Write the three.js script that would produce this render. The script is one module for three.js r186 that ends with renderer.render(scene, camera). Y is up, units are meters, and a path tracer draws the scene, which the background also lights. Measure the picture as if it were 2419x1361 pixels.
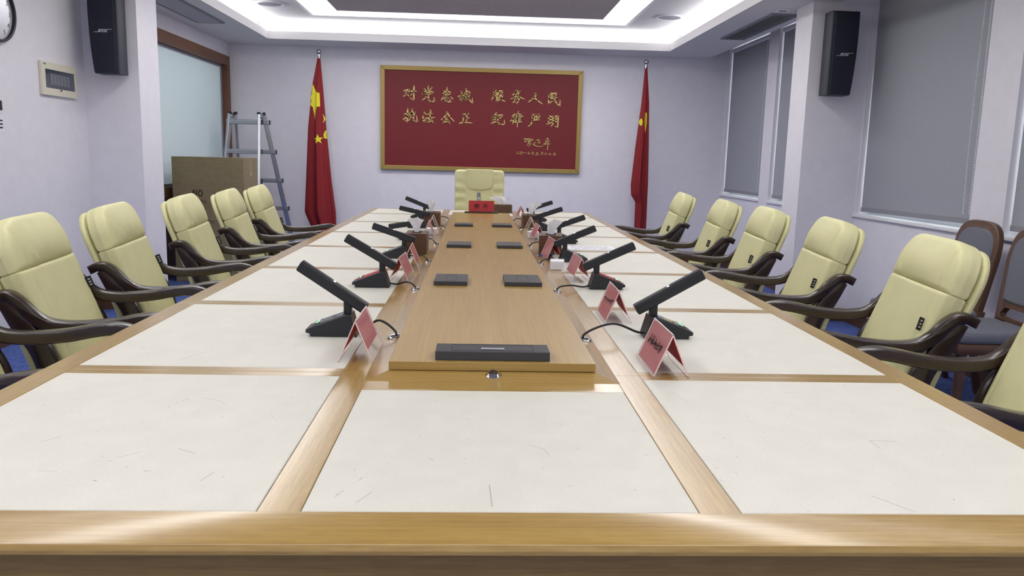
import * as THREE from 'three';
import { RoundedBoxGeometry } from 'three/addons/geometries/RoundedBoxGeometry.js';
import { TextGeometry } from 'three/addons/geometries/TextGeometry.js';
import { FontLoader } from 'three/addons/loaders/FontLoader.js';
import { RectAreaLightUniformsLib } from 'three/addons/lights/RectAreaLightUniformsLib.js';
import { mergeGeometries, toCreasedNormals } from 'three/addons/utils/BufferGeometryUtils.js';

// ------------------------------------------------------------------ camera, light, exposure
const scene = new THREE.Scene();
const D2R = Math.PI / 180;
const camera = new THREE.PerspectiveCamera(2 * Math.atan(680.5 / 1890.17) / D2R, 2419 / 1361, 0.05, 60);
camera.rotation.order = 'YXZ';
camera.rotation.set(-9.2085 * D2R, -2.731 * D2R, 1.453 * D2R);
camera.position.set(-0.0458, 1.26, 0);
scene.add(camera);
const renderer = new THREE.WebGLRenderer({ antialias: true });
renderer.toneMapping = THREE.LinearToneMapping;
renderer.toneMappingExposure = 1.1;
renderer.shadowMap.enabled = true;
RectAreaLightUniformsLib.init();
scene.background = new THREE.Color().setRGB(1.6, 1.75, 1.75);   // overcast daylight outside the windows

const LED = new THREE.Color().setRGB(1.0, 0.985, 0.985);
const BAND = 6.6, COVE = 17;
// ceiling tray numbers (metres); the camera stands at z = 0 and looks down -z
const SOF = 2.52, UP = 2.72;
const TR = { x0: -2.41, x1: 2.15, z0: -9.43, z1: 0.73 };            // inside of the cove lip
const BO = { x0: -1.78, x1: 1.51, z0: -8.82, z1: 0.12 };            // outside of the luminous band
const BI = { x0: -1.48, x1: 1.22, z0: -8.48, z1: -0.22 };           // inside of the luminous band
function areaLight(x, y, z, w, h, down, intensity) {
  const l = new THREE.RectAreaLight(LED, intensity, w, h);
  l.position.set(x, y, z);
  l.rotation.x = down ? -Math.PI / 2 : Math.PI / 2;
  scene.add(l); return l;
}
{
  const cz = (BO.z0 + BO.z1) / 2, len = BO.z1 - BO.z0;
  areaLight((BO.x0 + BI.x0) / 2, UP - 0.012, cz, BI.x0 - BO.x0, len, true, BAND);
  areaLight((BO.x1 + BI.x1) / 2, UP - 0.012, cz, BO.x1 - BI.x1, len, true, BAND);
  areaLight((BI.x0 + BI.x1) / 2, UP - 0.012, (BO.z0 + BI.z0) / 2, BI.x1 - BI.x0, BI.z0 - BO.z0, true, BAND);
  areaLight((BI.x0 + BI.x1) / 2, UP - 0.012, (BO.z1 + BI.z1) / 2, BI.x1 - BI.x0, BO.z1 - BI.z1, true, BAND);
  const tz = (TR.z0 + TR.z1) / 2, tl = TR.z1 - TR.z0, tx = (TR.x0 + TR.x1) / 2, tw = TR.x1 - TR.x0;
  const cove = (x, z, len, dx, dz) => { const l = new THREE.RectAreaLight(LED, COVE, len, 0.05); l.position.set(x, 2.604, z); l.lookAt(x + dx, 2.604 + 0.8, z + dz); scene.add(l); };
  cove(TR.x0 - 0.085, tz, tl, 1, 0); cove(TR.x1 + 0.085, tz, tl, -1, 0); cove(tx, TR.z0 - 0.085, tw, 0, 1); cove(tx, TR.z1 + 0.085, tw, 0, -1);
  const cor = areaLight(-3.85, 2.5, -8.3, 0.6, 3.0, true, 3.9);        // ceiling lamp of the corridor behind the frosted glass
}

// ------------------------------------------------------------------ helpers
let seed = 7;
const rnd = () => { seed = (seed * 1664525 + 1013904223) >>> 0; return seed / 4294967296; };
const hash2 = (x, y) => { let h = (x * 374761393 + y * 668265263) | 0; h = Math.imul(h ^ (h >>> 13), 1274126177); return ((h ^ (h >>> 16)) >>> 0) / 4294967296; };
function vnoise(x, y, px, py) {                                     // periodic value noise
  const xi = Math.floor(x), yi = Math.floor(y), fx = x - xi, fy = y - yi;
  const m = (a, n) => ((a % n) + n) % n, s = (t) => t * t * (3 - 2 * t);
  const g = (a, b) => hash2(m(a, px), m(b, py));
  const a = g(xi, yi), b = g(xi + 1, yi), c = g(xi, yi + 1), d = g(xi + 1, yi + 1);
  return a + (b - a) * s(fx) + (c - a) * s(fy) + (a - b - c + d) * s(fx) * s(fy);
}
function dataTex(w, h, fn, srgb) {
  const d = new Uint8Array(w * h * 4);
  for (let j = 0; j < h; j++) for (let i = 0; i < w; i++) {
    const c = fn(i / w, j / h, i, j), k = (j * w + i) * 4;
    d[k] = c[0]; d[k + 1] = c[1]; d[k + 2] = c[2]; d[k + 3] = 255;
  }
  const t = new THREE.DataTexture(d, w, h);
  t.magFilter = THREE.LinearFilter; t.minFilter = THREE.LinearMipmapLinearFilter; t.generateMipmaps = true;
  t.wrapS = t.wrapT = THREE.RepeatWrapping; if (srgb) t.colorSpace = THREE.SRGBColorSpace;
  t.needsUpdate = true; return t;
}
const clamp8 = (v) => Math.max(0, Math.min(255, v));
function woodTex(base, dark, strength, fu = 40, fv = 256, gu = 120, gv = 180) {                            // u along the grain (2 m), v across (0.5 m)
  return dataTex(1024, 512, (u, v) => {
    const warp = 6 * (vnoise(u * 6, v * 5, 6, 5) - 0.5);
    const ring = 0.5 + 0.5 * Math.sin(Math.PI * 2 * (v * 30 + warp * 0.12 + 1.2 * vnoise(u * 3, v * 8, 3, 8)));
    const fib = vnoise(u * fu, v * fv, fu, fv), fib2 = vnoise(u * gu, v * gv, gu, gv), wide = vnoise(u * 5, v * 14, 5, 14);
    let t = strength * (0.14 * ring + 0.46 * fib + 0.2 * fib2 + 0.28 * wide) - 0.15 * strength;
    return [0, 1, 2].map((k) => clamp8(base[k] + (dark[k] - base[k]) * t));
  }, true);
}
const grain = (w, h, a, b, base, amp) => dataTex(w, h, (u, v) => {
  const n = 0.6 * vnoise(u * a, v * a, a, a) + 0.4 * vnoise(u * b, v * b, b, b);
  return base.map((c) => clamp8(c + (n - 0.5) * amp));
}, true);
const bumpNoise = (n, f) => dataTex(n, n, (u, v) => { const k = 255 * (0.55 * vnoise(u * f, v * f, f, f) + 0.45 * vnoise(u * f * 2, v * f * 2, f * 2, f * 2)); return [k, k, k]; });
const rep = (t, x, y) => { const c = t.clone(); c.repeat.set(x, y); c.needsUpdate = true; return c; };

const texOak = woodTex([178, 149, 85], [144, 111, 55], 1.0);
const texSlab = woodTex([178, 149, 85], [148, 116, 60], 0.8, 10, 110, 16, 60);   // broader, longer streaks of the middle board
const texFrame = woodTex([134, 92, 62], [84, 52, 34], 1.0);
const texDark = woodTex([52, 33, 26], [26, 16, 13], 1.0);
const texBrown = woodTex([104, 70, 46], [66, 42, 28], 1.0);
const texFine = bumpNoise(512, 128);
const texPlaster = grain(512, 512, 24, 128, [235, 233, 240], 6);
const texCarpet = grain(512, 512, 64, 256, [70, 92, 158], 54);
const texLeather = grain(512, 512, 10, 128, [218, 215, 164], 8);
const texPaper = dataTex(512, 512, (u, v) => { const n = 0.5 * vnoise(u * 200, v * 10, 200, 10) + 0.5 * vnoise(u * 12, v * 160, 12, 160); return [178 + 22 * (n - 0.5), 170 + 22 * (n - 0.5), 172 + 22 * (n - 0.5)]; }, true);
const texCard = dataTex(256, 512, (u, v) => { const n = vnoise(u * 6, v * 150, 6, 150), m = vnoise(u * 20, v * 20, 20, 20); const k = 14 * (n - 0.5) + 8 * (m - 0.5); return [138 + k, 125 + k, 97 + k]; }, true);
const texBlind = dataTex(256, 256, (u, v) => { const k = 10 * (0.5 * vnoise(u * 128, v * 64, 128, 64) + 0.5 * vnoise(u * 64, v * 128, 64, 128) - 0.5); return [166 + k, 169 + k, 177 + k]; }, true);

const std = (o) => new THREE.MeshStandardMaterial(o);
const phy = (o) => new THREE.MeshPhysicalMaterial(o);
const M = {
  wall: std({ map: texPlaster, roughness: 0.9 }),
  ceil: std({ color: 0xdcdbdc, roughness: 0.92 }),
  tray: std({ map: texPaper, roughness: 0.85 }),
  carpet: std({ map: texCarpet, roughness: 1, bumpMap: texFine, bumpScale: 0.004 }),
  oak: phy({ map: texOak, roughness: 0.3, clearcoat: 0.55, clearcoatRoughness: 0.16 }),
  oakSlab: std({ map: texSlab, roughness: 0.285 }),
  apron: phy({ map: texOak, roughness: 0.45 }),
  frameWood: std({ map: texFrame, roughness: 0.5 }),
  baseWood: std({ map: texBrown, roughness: 0.55 }),
  dark: phy({ map: texDark, roughness: 0.3, clearcoat: 0.6, clearcoatRoughness: 0.285 }),
  walnut: std({ map: texBrown, roughness: 0.42 }),
  leather: phy({ map: texLeather, roughness: 0.55, bumpMap: rep(texFine, 3, 3), bumpScale: 0.0005, sheen: 0.15 }),
  seam: std({ color: 0xb9b286, roughness: 0.7 }),
  tag: std({ color: 0x17171c, roughness: 0.5 }),
  tagMark: std({ color: 0xb9bcc4, roughness: 0.4 }),
  black: phy({ color: 0x1b1e23, roughness: 0.38 }),
  blackGloss: phy({ color: 0x14171a, roughness: 0.12, clearcoat: 1 }),
  socket: std({ color: 0x3a3b3f, roughness: 0.45 }),
  socketLine: std({ color: 0x1f2023, roughness: 0.6 }),
  cable: std({ color: 0x121214, roughness: 0.45 }),
  chrome: std({ color: 0xd8d9dc, metalness: 1, roughness: 0.14 }),
  hole: std({ color: 0x0c0c0d, roughness: 0.8 }),
  alu: std({ color: 0xb9bcc2, metalness: 0.85, roughness: 0.36 }),
  rubber: std({ color: 0x222326, roughness: 0.8 }),
  red: phy({ color: 0x74111a, roughness: 0.55 }),
  redPaper: std({ color: 0xb4343b, roughness: 0.7 }),
  gold: std({ color: 0xa68d4e, metalness: 0.35, roughness: 0.42 }),
  goldLetter: std({ color: 0xd8b878, metalness: 0.25, roughness: 0.4 }),
  flag: std({ color: 0x85131b, roughness: 0.7, side: THREE.DoubleSide }),
  star: std({ color: 0xe8d92a, roughness: 0.6, side: THREE.DoubleSide }),
  steel: std({ color: 0xa9adb3, metalness: 1, roughness: 0.22 }),
  acrylic: phy({ color: 0xf6f4f6, roughness: 0.06, transparent: true, opacity: 0.12 }),
  acrylicEdge: phy({ color: 0xf6dcd8, roughness: 0.15 }),
  ink: std({ color: 0x241214, roughness: 0.8 }),
  boxInk: std({ color: 0x2c241c, roughness: 0.9 }),
  tissue: phy({ color: 0xf4f4f8, roughness: 1, transmission: 0.25, thickness: 0, side: THREE.DoubleSide }),
  paper: std({ color: 0xeeeef4, roughness: 0.9 }),
  card: std({ map: texCard, roughness: 0.95 }),
  tape: phy({ color: 0xb39a72, roughness: 0.35 }),
  blind: std({ map: texBlind, roughness: 0.95 }),
  white: std({ color: 0xe6e6ec, roughness: 0.55 }),
  whiteFrame: std({ color: 0xeeeef2, roughness: 0.4 }),
  glass: phy({ color: 0xffffff, roughness: 0, transmission: 1, thickness: 0 }),
  frost: phy({ color: 0xd8e3e4, roughness: 1, transmission: 0.6, thickness: 0, side: THREE.DoubleSide }),
  spk: std({ color: 0x1d2130, roughness: 0.8 }),
  spkSide: std({ color: 0x2c303c, roughness: 0.55 }),
  logo: std({ color: 0xd9dbe2, metalness: 0.5, roughness: 0.35 }),
  cream: std({ color: 0xe3dfca, roughness: 0.5 }),
  smoke: phy({ color: 0x4a505c, roughness: 0.12, clearcoat: 0.6 }),
  breaker: std({ color: 0x777b84, roughness: 0.5 }),
  clockFace: std({ color: 0xc9cad2, metalness: 0.35, roughness: 0.2 }),
  clockRim: std({ color: 0x35303a, metalness: 0.4, roughness: 0.35 }),
  greyCloth: std({ color: 0x6f727c, roughness: 0.9, bumpMap: rep(texFine, 2, 2), bumpScale: 0.0006 }),
  chairWood: phy({ map: texBrown, roughness: 0.4, clearcoat: 0.3, clearcoatRoughness: 0.3 }),
  grille: std({ color: 0x8e8f98, roughness: 0.7 }),
  ventBack: std({ color: 0x84868e, roughness: 0.8 }),
  ventSlat: std({ color: 0xb4b6be, roughness: 0.6 }),
  grilleDark: std({ color: 0x3c3d44, roughness: 0.8 }),
  ledGreen: std({ color: 0x0a2a12, emissive: new THREE.Color(0.25, 1.0, 0.45), emissiveIntensity: 2.2 }),
  ledWhite: std({ color: 0x888888, emissive: new THREE.Color(0.9, 1.0, 0.95), emissiveIntensity: 2.2 }),
  band: std({ color: 0xffffff, emissive: LED, emissiveIntensity: 1.15, roughness: 0.6 }),
  strip: std({ color: 0xffffff, emissive: LED, emissiveIntensity: 2.0 }),
  penBlue: std({ color: 0x3a55b0, roughness: 0.35 }),
  display: phy({ color: 0x3f444a, roughness: 0.18, clearcoat: 0.6 }),
};

// uv in metres by the dominant normal axis; g = grain axis ('x','y','z'), period (lu along the grain, lv across)
function muv(geo, g = 'x', lu = 2, lv = 0.5) {
  if (geo.index) geo = geo.toNonIndexed();
  const p = geo.attributes.position, n = p.count, uv = new Float32Array(n * 2);
  const a = new THREE.Vector3(), b = new THREE.Vector3(), c = new THREE.Vector3();
  for (let i = 0; i < n; i += 3) {
    a.fromBufferAttribute(p, i); b.fromBufferAttribute(p, i + 1).sub(a); c.fromBufferAttribute(p, i + 2).sub(a); b.cross(c);
    const ax = Math.abs(b.x), ay = Math.abs(b.y), az = Math.abs(b.z);
    let axes = ax >= ay && ax >= az ? ['z', 'y'] : ay >= az ? ['x', 'z'] : ['x', 'y'];
    if (axes[1] === g) axes = [axes[1], axes[0]];
    for (let k = 0; k < 3; k++) {
      a.fromBufferAttribute(p, i + k);
      uv[(i + k) * 2] = a[axes[0]] / lu; uv[(i + k) * 2 + 1] = a[axes[1]] / lv + a[axes[0] === 'x' ? 'z' : 'x'] * 0.13;
    }
  }
  geo.setAttribute('uv', new THREE.BufferAttribute(uv, 2));
  return geo;
}
function clean(g) { g = g.index ? g.toNonIndexed() : g; for (const k of Object.keys(g.attributes)) if (!['position', 'normal', 'uv'].includes(k)) g.deleteAttribute(k); return g; }
const merge = (list) => list.length === 1 ? list[0] : mergeGeometries(list.map(clean), false);
const box = (x0, x1, y0, y1, z0, z1, r = 0) => {
  const w = Math.abs(x1 - x0), h = Math.abs(y1 - y0), d = Math.abs(z1 - z0);
  const g = r ? new RoundedBoxGeometry(w, h, d, 2, Math.min(r, w / 2.01, h / 2.01, d / 2.01)) : new THREE.BoxGeometry(w, h, d);
  g.translate((x0 + x1) / 2, (y0 + y1) / 2, (z0 + z1) / 2); return g;
};
const names = {};
function numbered(n) { names[n] = (names[n] ?? -1) + 1; return names[n] ? n + '_' + String(names[n]).padStart(3, '0') : n; }
function shade(o) { o.traverse((m) => { if (m.isMesh) { m.castShadow = true; m.receiveShadow = true; } }); return o; }
function part(name, geo, mat, parent, label) {
  const m = new THREE.Mesh(geo, mat); m.name = name; m.castShadow = m.receiveShadow = true; parent.add(m);
  if (label) m.userData.label = label; return m;
}
function thing(name, label, category, [x, y, z] = [0, 0, 0], turn = 0, group) {
  const o = new THREE.Group(); o.name = numbered(name); o.position.set(x, y, z); o.rotation.y = turn;
  o.userData = { label, category }; if (group) o.userData.group = group; scene.add(o); return o;
}
function single(name, geo, mat, label, category, group) {
  const m = new THREE.Mesh(geo, mat); m.name = numbered(name); m.castShadow = m.receiveShadow = true;
  m.userData = { label, category }; if (group) m.userData.group = group; scene.add(m); return m;
}
function struct(name, geo, mat, label) {
  const m = new THREE.Mesh(geo, mat); m.name = name; m.castShadow = m.receiveShadow = true;
  m.userData = { kind: 'structure', label, category: name.split('_')[0] }; scene.add(m); return m;
}
function structGroup(name, label) { const o = new THREE.Group(); o.name = name; o.userData = { kind: 'structure', label, category: name.split('_')[0] }; scene.add(o); return o; }
function dup(root, pos, turn, label, group) {
  const r = root.clone(); r.name = numbered(root.name.replace(/_\d{3}$/, '')); r.position.set(...pos); r.rotation.set(0, turn, 0);
  r.userData = { ...root.userData, label }; if (group) r.userData.group = group; scene.add(r); return r;
}
function extrude(pts, depth, bevel = 0, seg = 2, holes) {            // shape in xy, extruded along +z
  const s = pts instanceof THREE.Shape ? pts : new THREE.Shape(pts.map((p) => new THREE.Vector2(p[0], p[1])));
  if (holes) s.holes = holes;
  return new THREE.ExtrudeGeometry(s, { depth: Math.max(depth - 2 * bevel, 1e-4), bevelEnabled: bevel > 0, bevelSize: bevel, bevelThickness: bevel, bevelOffset: -bevel, bevelSegments: seg, curveSegments: 16 }).translate(0, 0, bevel);
}
function slab(poly, y0, y1, bevel = 0) {                             // polygon in (x, z), laid flat
  const g = extrude(poly.map(([x, z]) => [x, -z]), y1 - y0, bevel, 1); g.rotateX(-Math.PI / 2); g.translate(0, y0, 0); return g;
}
const V3 = (...a) => new THREE.Vector3(...a);
function tube(pts, r, seg = 24, rad = 8) { return new THREE.TubeGeometry(new THREE.CatmullRomCurve3(pts.map((p) => V3(...p)), false, 'centripetal'), seg, r, rad, false); }
function band2d(pts, th, n = 40) {                                   // a bent strip: centre line (a, b) with thickness th(t), as a closed outline
  const c = new THREE.CatmullRomCurve3(pts.map((p) => V3(p[0], p[1], 0)), false, 'centripetal'), L = [], R = [];
  for (let i = 0; i <= n; i++) {
    const t = i / n, p = c.getPointAt(t), d = c.getTangentAt(t), h = th(t) / 2;
    L.push([p.x - d.y * h, p.y + d.x * h]); R.push([p.x + d.y * h, p.y - d.x * h]);
  }
  return L.concat(R.reverse());
}
// padded slab swept along a spine in the (z, y) plane; x is the width. Rounded at both ends.
function pad({ spine, hw, th, rw0 = 0.05, rw1 = 0.12, rt = 0.04, n = 3.2, rings = 34, segs = 48, front }) {
  const c = new THREE.CatmullRomCurve3(spine.map(([z, y]) => V3(0, y, z)), false, 'centripetal'), len = c.getLength();
  const pos = [], uv = [], idx = [], shrink = (s, r) => (s >= r ? 0 : r - Math.sqrt(Math.max(0, r * r - (r - s) * (r - s))));
  for (let i = 0; i <= rings; i++) {
    const t = 0.5 - 0.5 * Math.cos(Math.PI * i / rings), s = t * len, e = len - s;
    const p = c.getPointAt(t), d = c.getTangentAt(t), nz = d.y, ny = -d.z;        // normal points forward
    const W = Math.max(0.002, hw(t) - shrink(s, rw0) - shrink(e, rw1)), T = Math.max(0.001, th(t) - shrink(Math.min(s, e), rt) * (th(t) / rt > 1 ? 1 : th(t) / rt));
    for (let k = 0; k < segs; k++) {
      const a = k / segs * Math.PI * 2, ca = Math.cos(a), sa = Math.sin(a);
      const x = W * Math.sign(ca) * Math.pow(Math.abs(ca), 2 / n); let q = T * Math.sign(sa) * Math.pow(Math.abs(sa), 2 / n);
      if (front && sa > 0) q += front(x, t, Math.min(1, T / th(t))) * Math.min(1, sa * 3);
      pos.push(x, p.y + ny * q, p.z + nz * q); uv.push(x / 0.5 + (sa < 0 ? 0.37 : 0), s / 0.5);
    }
  }
  for (let i = 0; i < rings; i++) for (let k = 0; k < segs; k++) {
    const a = i * segs + k, b = i * segs + (k + 1) % segs, u = a + segs, v = b + segs;
    idx.push(a, v, b, a, u, v);
  }
  for (const [r, flip] of [[0, 1], [rings, 0]]) {
    const p = c.getPointAt(r ? 1 : 0), m = pos.length / 3; pos.push(p.x, p.y, p.z); uv.push(0, 0);
    for (let k = 0; k < segs; k++) { const a = r * segs + k, b = r * segs + (k + 1) % segs; flip ? idx.push(m, a, b) : idx.push(m, b, a); }
  }
  const g = new THREE.BufferGeometry();
  g.setAttribute('position', new THREE.Float32BufferAttribute(pos, 3)); g.setAttribute('uv', new THREE.Float32BufferAttribute(uv, 2));
  g.setIndex(idx); g.computeVertexNormals(); return g;
}
// a brush stroke drawn as raised metal or ink: polyline in plane units, width w, depth d
function strokes(lines, w, d, map, taper = 0.45) {
  const out = [];
  for (const l of lines) {
    const P = []; for (let i = 0; i < l.length; i += 2) P.push(map(l[i], l[i + 1]));
    let tot = 0; const acc = [0]; for (let i = 1; i < P.length; i++) { tot += Math.hypot(P[i][0] - P[i - 1][0], P[i][1] - P[i - 1][1]); acc.push(tot); }
    const W = (s) => { const t = s / Math.max(tot, 1e-6); return w * (t < 0.5 ? 1 - 0.36 * t : 0.82 - (0.82 - taper) * Math.pow((t - 0.5) * 2, 2)); };
    for (let i = 0; i < P.length; i++) {
      const r = W(acc[i]) / 2, poly = []; for (let k = 0; k < 8; k++) poly.push([P[i][0] + r * Math.cos(k * Math.PI / 4 + 0.4), P[i][1] + r * Math.sin(k * Math.PI / 4 + 0.4)]);
      out.push(extrude(poly, d));
      if (i) {
        const dx = P[i][0] - P[i - 1][0], dy = P[i][1] - P[i - 1][1], L = Math.hypot(dx, dy) || 1, nx = -dy / L, ny = dx / L, a = W(acc[i - 1]) / 2;
        out.push(extrude([[P[i - 1][0] + nx * a, P[i - 1][1] + ny * a], [P[i - 1][0] - nx * a, P[i - 1][1] - ny * a], [P[i][0] - nx * r, P[i][1] - ny * r], [P[i][0] + nx * r, P[i][1] + ny * r]], d));
      }
    }
  }
  return merge(out);
}
const fontBold = await new FontLoader().loadAsync('fonts/droid/droid_sans_bold.typeface.json');
const fontReg = await new FontLoader().loadAsync('fonts/droid/droid_sans_regular.typeface.json');
function text(s, size, depth, font = fontBold, align = 'center') {
  const g = new TextGeometry(s, { font, size, depth, curveSegments: 4, bevelEnabled: false }); g.computeBoundingBox();
  const b = g.boundingBox, w = b.max.x - b.min.x;
  g.translate(-b.min.x - (align === 'center' ? w / 2 : align === 'right' ? w : 0), -(b.max.y + b.min.y) / 2, 0); return g;
}

// ------------------------------------------------------------------ the room
const XL = -3.02, XR = 3.02, ZB = -10.0, ZN = 1.3, PZ = -6.37;
struct('floor', muv(box(XL - 0.2, XR + 0.25, -0.1, 0, ZB - 0.2, ZN + 0.2), 'z', 1, 1), M.carpet, 'blue carpet floor under the conference table');
struct('wall_back', muv(box(XL - 0.2, XR + 0.25, 0, 2.95, ZB - 0.15, ZB), 'x', 1.5, 1.5), M.wall, 'pale lavender end wall behind the red plaque');
struct('wall_near', muv(box(XL - 0.2, XR + 0.25, 0, 2.95, ZN, ZN + 0.15), 'x', 1.5, 1.5), M.wall, 'pale wall closing the room behind the viewer');
struct('wall_left', muv(merge([
  box(XL - 0.15, XL, 0, 2.95, -6.76, ZN), box(XL, -2.615, 0, SOF, PZ - 0.39, PZ), box(XL - 0.15, XL, 2.37, 2.95, ZB, -6.76),
]), 'z', 1.5, 1.5), M.wall, 'pale lavender side wall with a square pilaster');
struct('wall_right', muv(merge([
  box(XR, XR + 0.22, 0, 0.87, ZB, ZN), box(XR, XR + 0.22, 2.66, 2.95, ZB, ZN),
  box(XR, XR + 0.22, 0.87, 2.66, -8.62, -8.34), box(XR, XR + 0.22, 0.87, 2.66, -6.96, -6.36), box(XR, XR + 0.22, 0.87, 2.66, -4.85, -4.53),
  box(XR, XR + 0.22, 0.87, 2.66, -3.02, ZN), box(XR, XR + 0.22, 0.87, 2.66, ZB, ZB + 0.02), box(2.545, XR, 0, 2.75, PZ - 0.33, PZ),
]), 'z', 1.5, 1.5), M.wall, 'pale lavender window wall with a square pilaster');
{ // ceiling: soffit ring, cove lip, riser, raised tray, curtain pocket
  const sx1 = 2.76, g = [];
  const ring = (o, i, y0, y1) => [box(o.x0, i.x0, y0, y1, o.z0, o.z1), box(i.x1, o.x1, y0, y1, o.z0, o.z1), box(i.x0, i.x1, y0, y1, o.z0, i.z0), box(i.x0, i.x1, y0, y1, i.z1, o.z1)];
  const grow = (r, d) => ({ x0: r.x0 - d, x1: r.x1 + d, z0: r.z0 - d, z1: r.z1 + d });
  const OUT = { x0: XL, x1: sx1, z0: ZB, z1: ZN };
  g.push(...ring(OUT, TR, SOF, SOF + 0.035));
  g.push(...ring(grow(TR, 0.025), TR, SOF + 0.035, SOF + 0.085));
  g.push(...ring(OUT, grow(TR, 0.15), SOF + 0.035, UP + 0.05));
  const T2 = grow(TR, 0.15);
  g.push(box(T2.x0, T2.x1, UP, UP + 0.05, T2.z0, T2.z1));
  g.push(box(sx1, XR, 2.75, 2.8, ZB, ZN), box(sx1 - 0.03, sx1, SOF + 0.03, 2.8, ZB, ZN));
  g.push(box(XL - 0.2, XR + 0.25, 2.95, 3.05, ZB - 0.2, ZN + 0.2));
  struct('ceiling', merge(g), M.ceil, 'white stepped tray ceiling with a lit cove');
  const t = merge(ring(grow(BO, 0.035), BO, UP - 0.03, UP));
  struct('trim_1', t, M.whiteFrame, 'white moulding around the luminous ceiling band');
  struct('trim_2', muv(box(BI.x0, BI.x1, UP - 0.035, UP, BI.z0, BI.z1), 'x', 0.8, 0.8), M.tray, 'grey brown papered panel in the middle of the tray ceiling');
}
{ // luminous bands and cove strips
  const y = UP - 0.006, h = 0.006;
  const b = [['long ceiling light panel on the frosted partition side of the tray', [BO.x0, BI.x0, BO.z0, BO.z1]], ['long ceiling light panel on the window blind side of the tray', [BI.x1, BO.x1, BO.z0, BO.z1]],
    ['short ceiling light panel across the tray near the red plaque', [BI.x0, BI.x1, BO.z0, BI.z0]], ['short ceiling light panel across the tray above the viewer', [BI.x0, BI.x1, BI.z1, BO.z1]]];
  for (const [l, [x0, x1, z0, z1]] of b) single('ceiling_light', box(x0, x1, y, y + h, z0, z1), M.band, l, 'ceiling light', 'luminous ceiling panels');
  const s = 0.085, q = [['cove light strip along the partition side of the tray', [TR.x0 - s - 0.02, TR.x0 - s + 0.02, TR.z0, TR.z1]], ['cove light strip along the window side of the tray', [TR.x1 + s - 0.02, TR.x1 + s + 0.02, TR.z0, TR.z1]],
    ['cove light strip above the red plaque wall', [TR.x0, TR.x1, TR.z0 - s - 0.02, TR.z0 - s + 0.02]], ['cove light strip above the near wall', [TR.x0, TR.x1, TR.z1 + s - 0.02, TR.z1 + s + 0.02]]];
  for (const [l, [x0, x1, z0, z1]] of q) single('cove_light', box(x0, x1, SOF + 0.036, 2.585, z0, z1), M.strip, l, 'ceiling light', 'cove light strips');
}
// skirting
const skirt = (n, list, l) => struct(n, muv(merge(list), 'z'), M.baseWood, l);
skirt('baseboard_left', [box(XL, XL + 0.015, 0, 0.1, PZ, ZN), box(XL, -2.6, 0, 0.1, PZ, PZ + 0.015), box(-2.615, -2.6, 0, 0.1, PZ - 0.39, PZ)], 'brown wooden skirting under the fuse box wall');
skirt('baseboard_right', [box(XR - 0.015, XR, 0, 0.1, PZ, ZN), box(2.53, XR, 0, 0.1, PZ, PZ + 0.015), box(2.53, 2.545, 0, 0.1, PZ - 0.33, PZ), box(XR - 0.015, XR, 0, 0.1, ZB, PZ - 0.33)], 'brown wooden skirting under the windows');
skirt('baseboard_back', [box(XL, XR, 0, 0.1, ZB, ZB + 0.015)], 'brown wooden skirting under the red plaque wall');
{ // frosted partition, with the corridor behind it
  const w = structGroup('window_1', 'frosted glass partition in a brown wooden frame');
  const x0 = XL - 0.1, x1 = XL + 0.012;
  part('top_rail', muv(box(x0, x1, 2.26, 2.37, ZB + 0.01, -6.76), 'z'), M.frameWood, w);
  part('jamb', muv(box(x0, x1, 0, 2.26, ZB + 0.01, ZB + 0.12), 'y'), M.frameWood, w);
  part('jamb', muv(box(x0, x1, 0, 2.26, -6.87, -6.76), 'y'), M.frameWood, w);
  part('sill_rail', muv(box(x0, x1, 0.80, 0.90, ZB + 0.12, -6.87), 'z'), M.frameWood, w);
  part('lower_panel', muv(box(x0 + 0.03, x0 + 0.06, 0, 0.80, ZB + 0.12, -6.87), 'z'), M.frameWood, w);
  part('glass_bead', merge([box(XL - 0.075, XL - 0.05, 2.235, 2.26, ZB + 0.12, -6.87), box(XL - 0.075, XL - 0.05, 0.9, 0.925, ZB + 0.12, -6.87), box(XL - 0.075, XL - 0.05, 0.925, 2.235, ZB + 0.12, ZB + 0.145)]), M.grille, w);
  part('pane', box(XL - 0.072, XL - 0.064, 0.9, 2.26, ZB + 0.12, -6.87), M.frost, w);
  struct('wall_corridor', muv(merge([box(-4.8, -4.7, 0, 2.75, -10.15, -6.3), box(-4.7, XL - 0.15, 0, 2.75, -10.15, -10.05), box(-4.7, XL - 0.15, 0, 2.75, -6.4, -6.3), box(-4.8, XL - 0.15, 2.6, 2.75, -10.15, -6.3), box(-4.8, XL - 0.2, -0.1, 0, -10.15, -6.3)]), 'z', 1.5, 1.5), M.wall, 'pale corridor seen dimly through the frosted glass');
  single('corridor_light', box(-4.15, -3.55, 2.52, 2.595, -9.8, -6.8, 0.01), M.band, 'flat ceiling lamp of the corridor behind the frosted glass', 'ceiling light');
}
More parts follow.
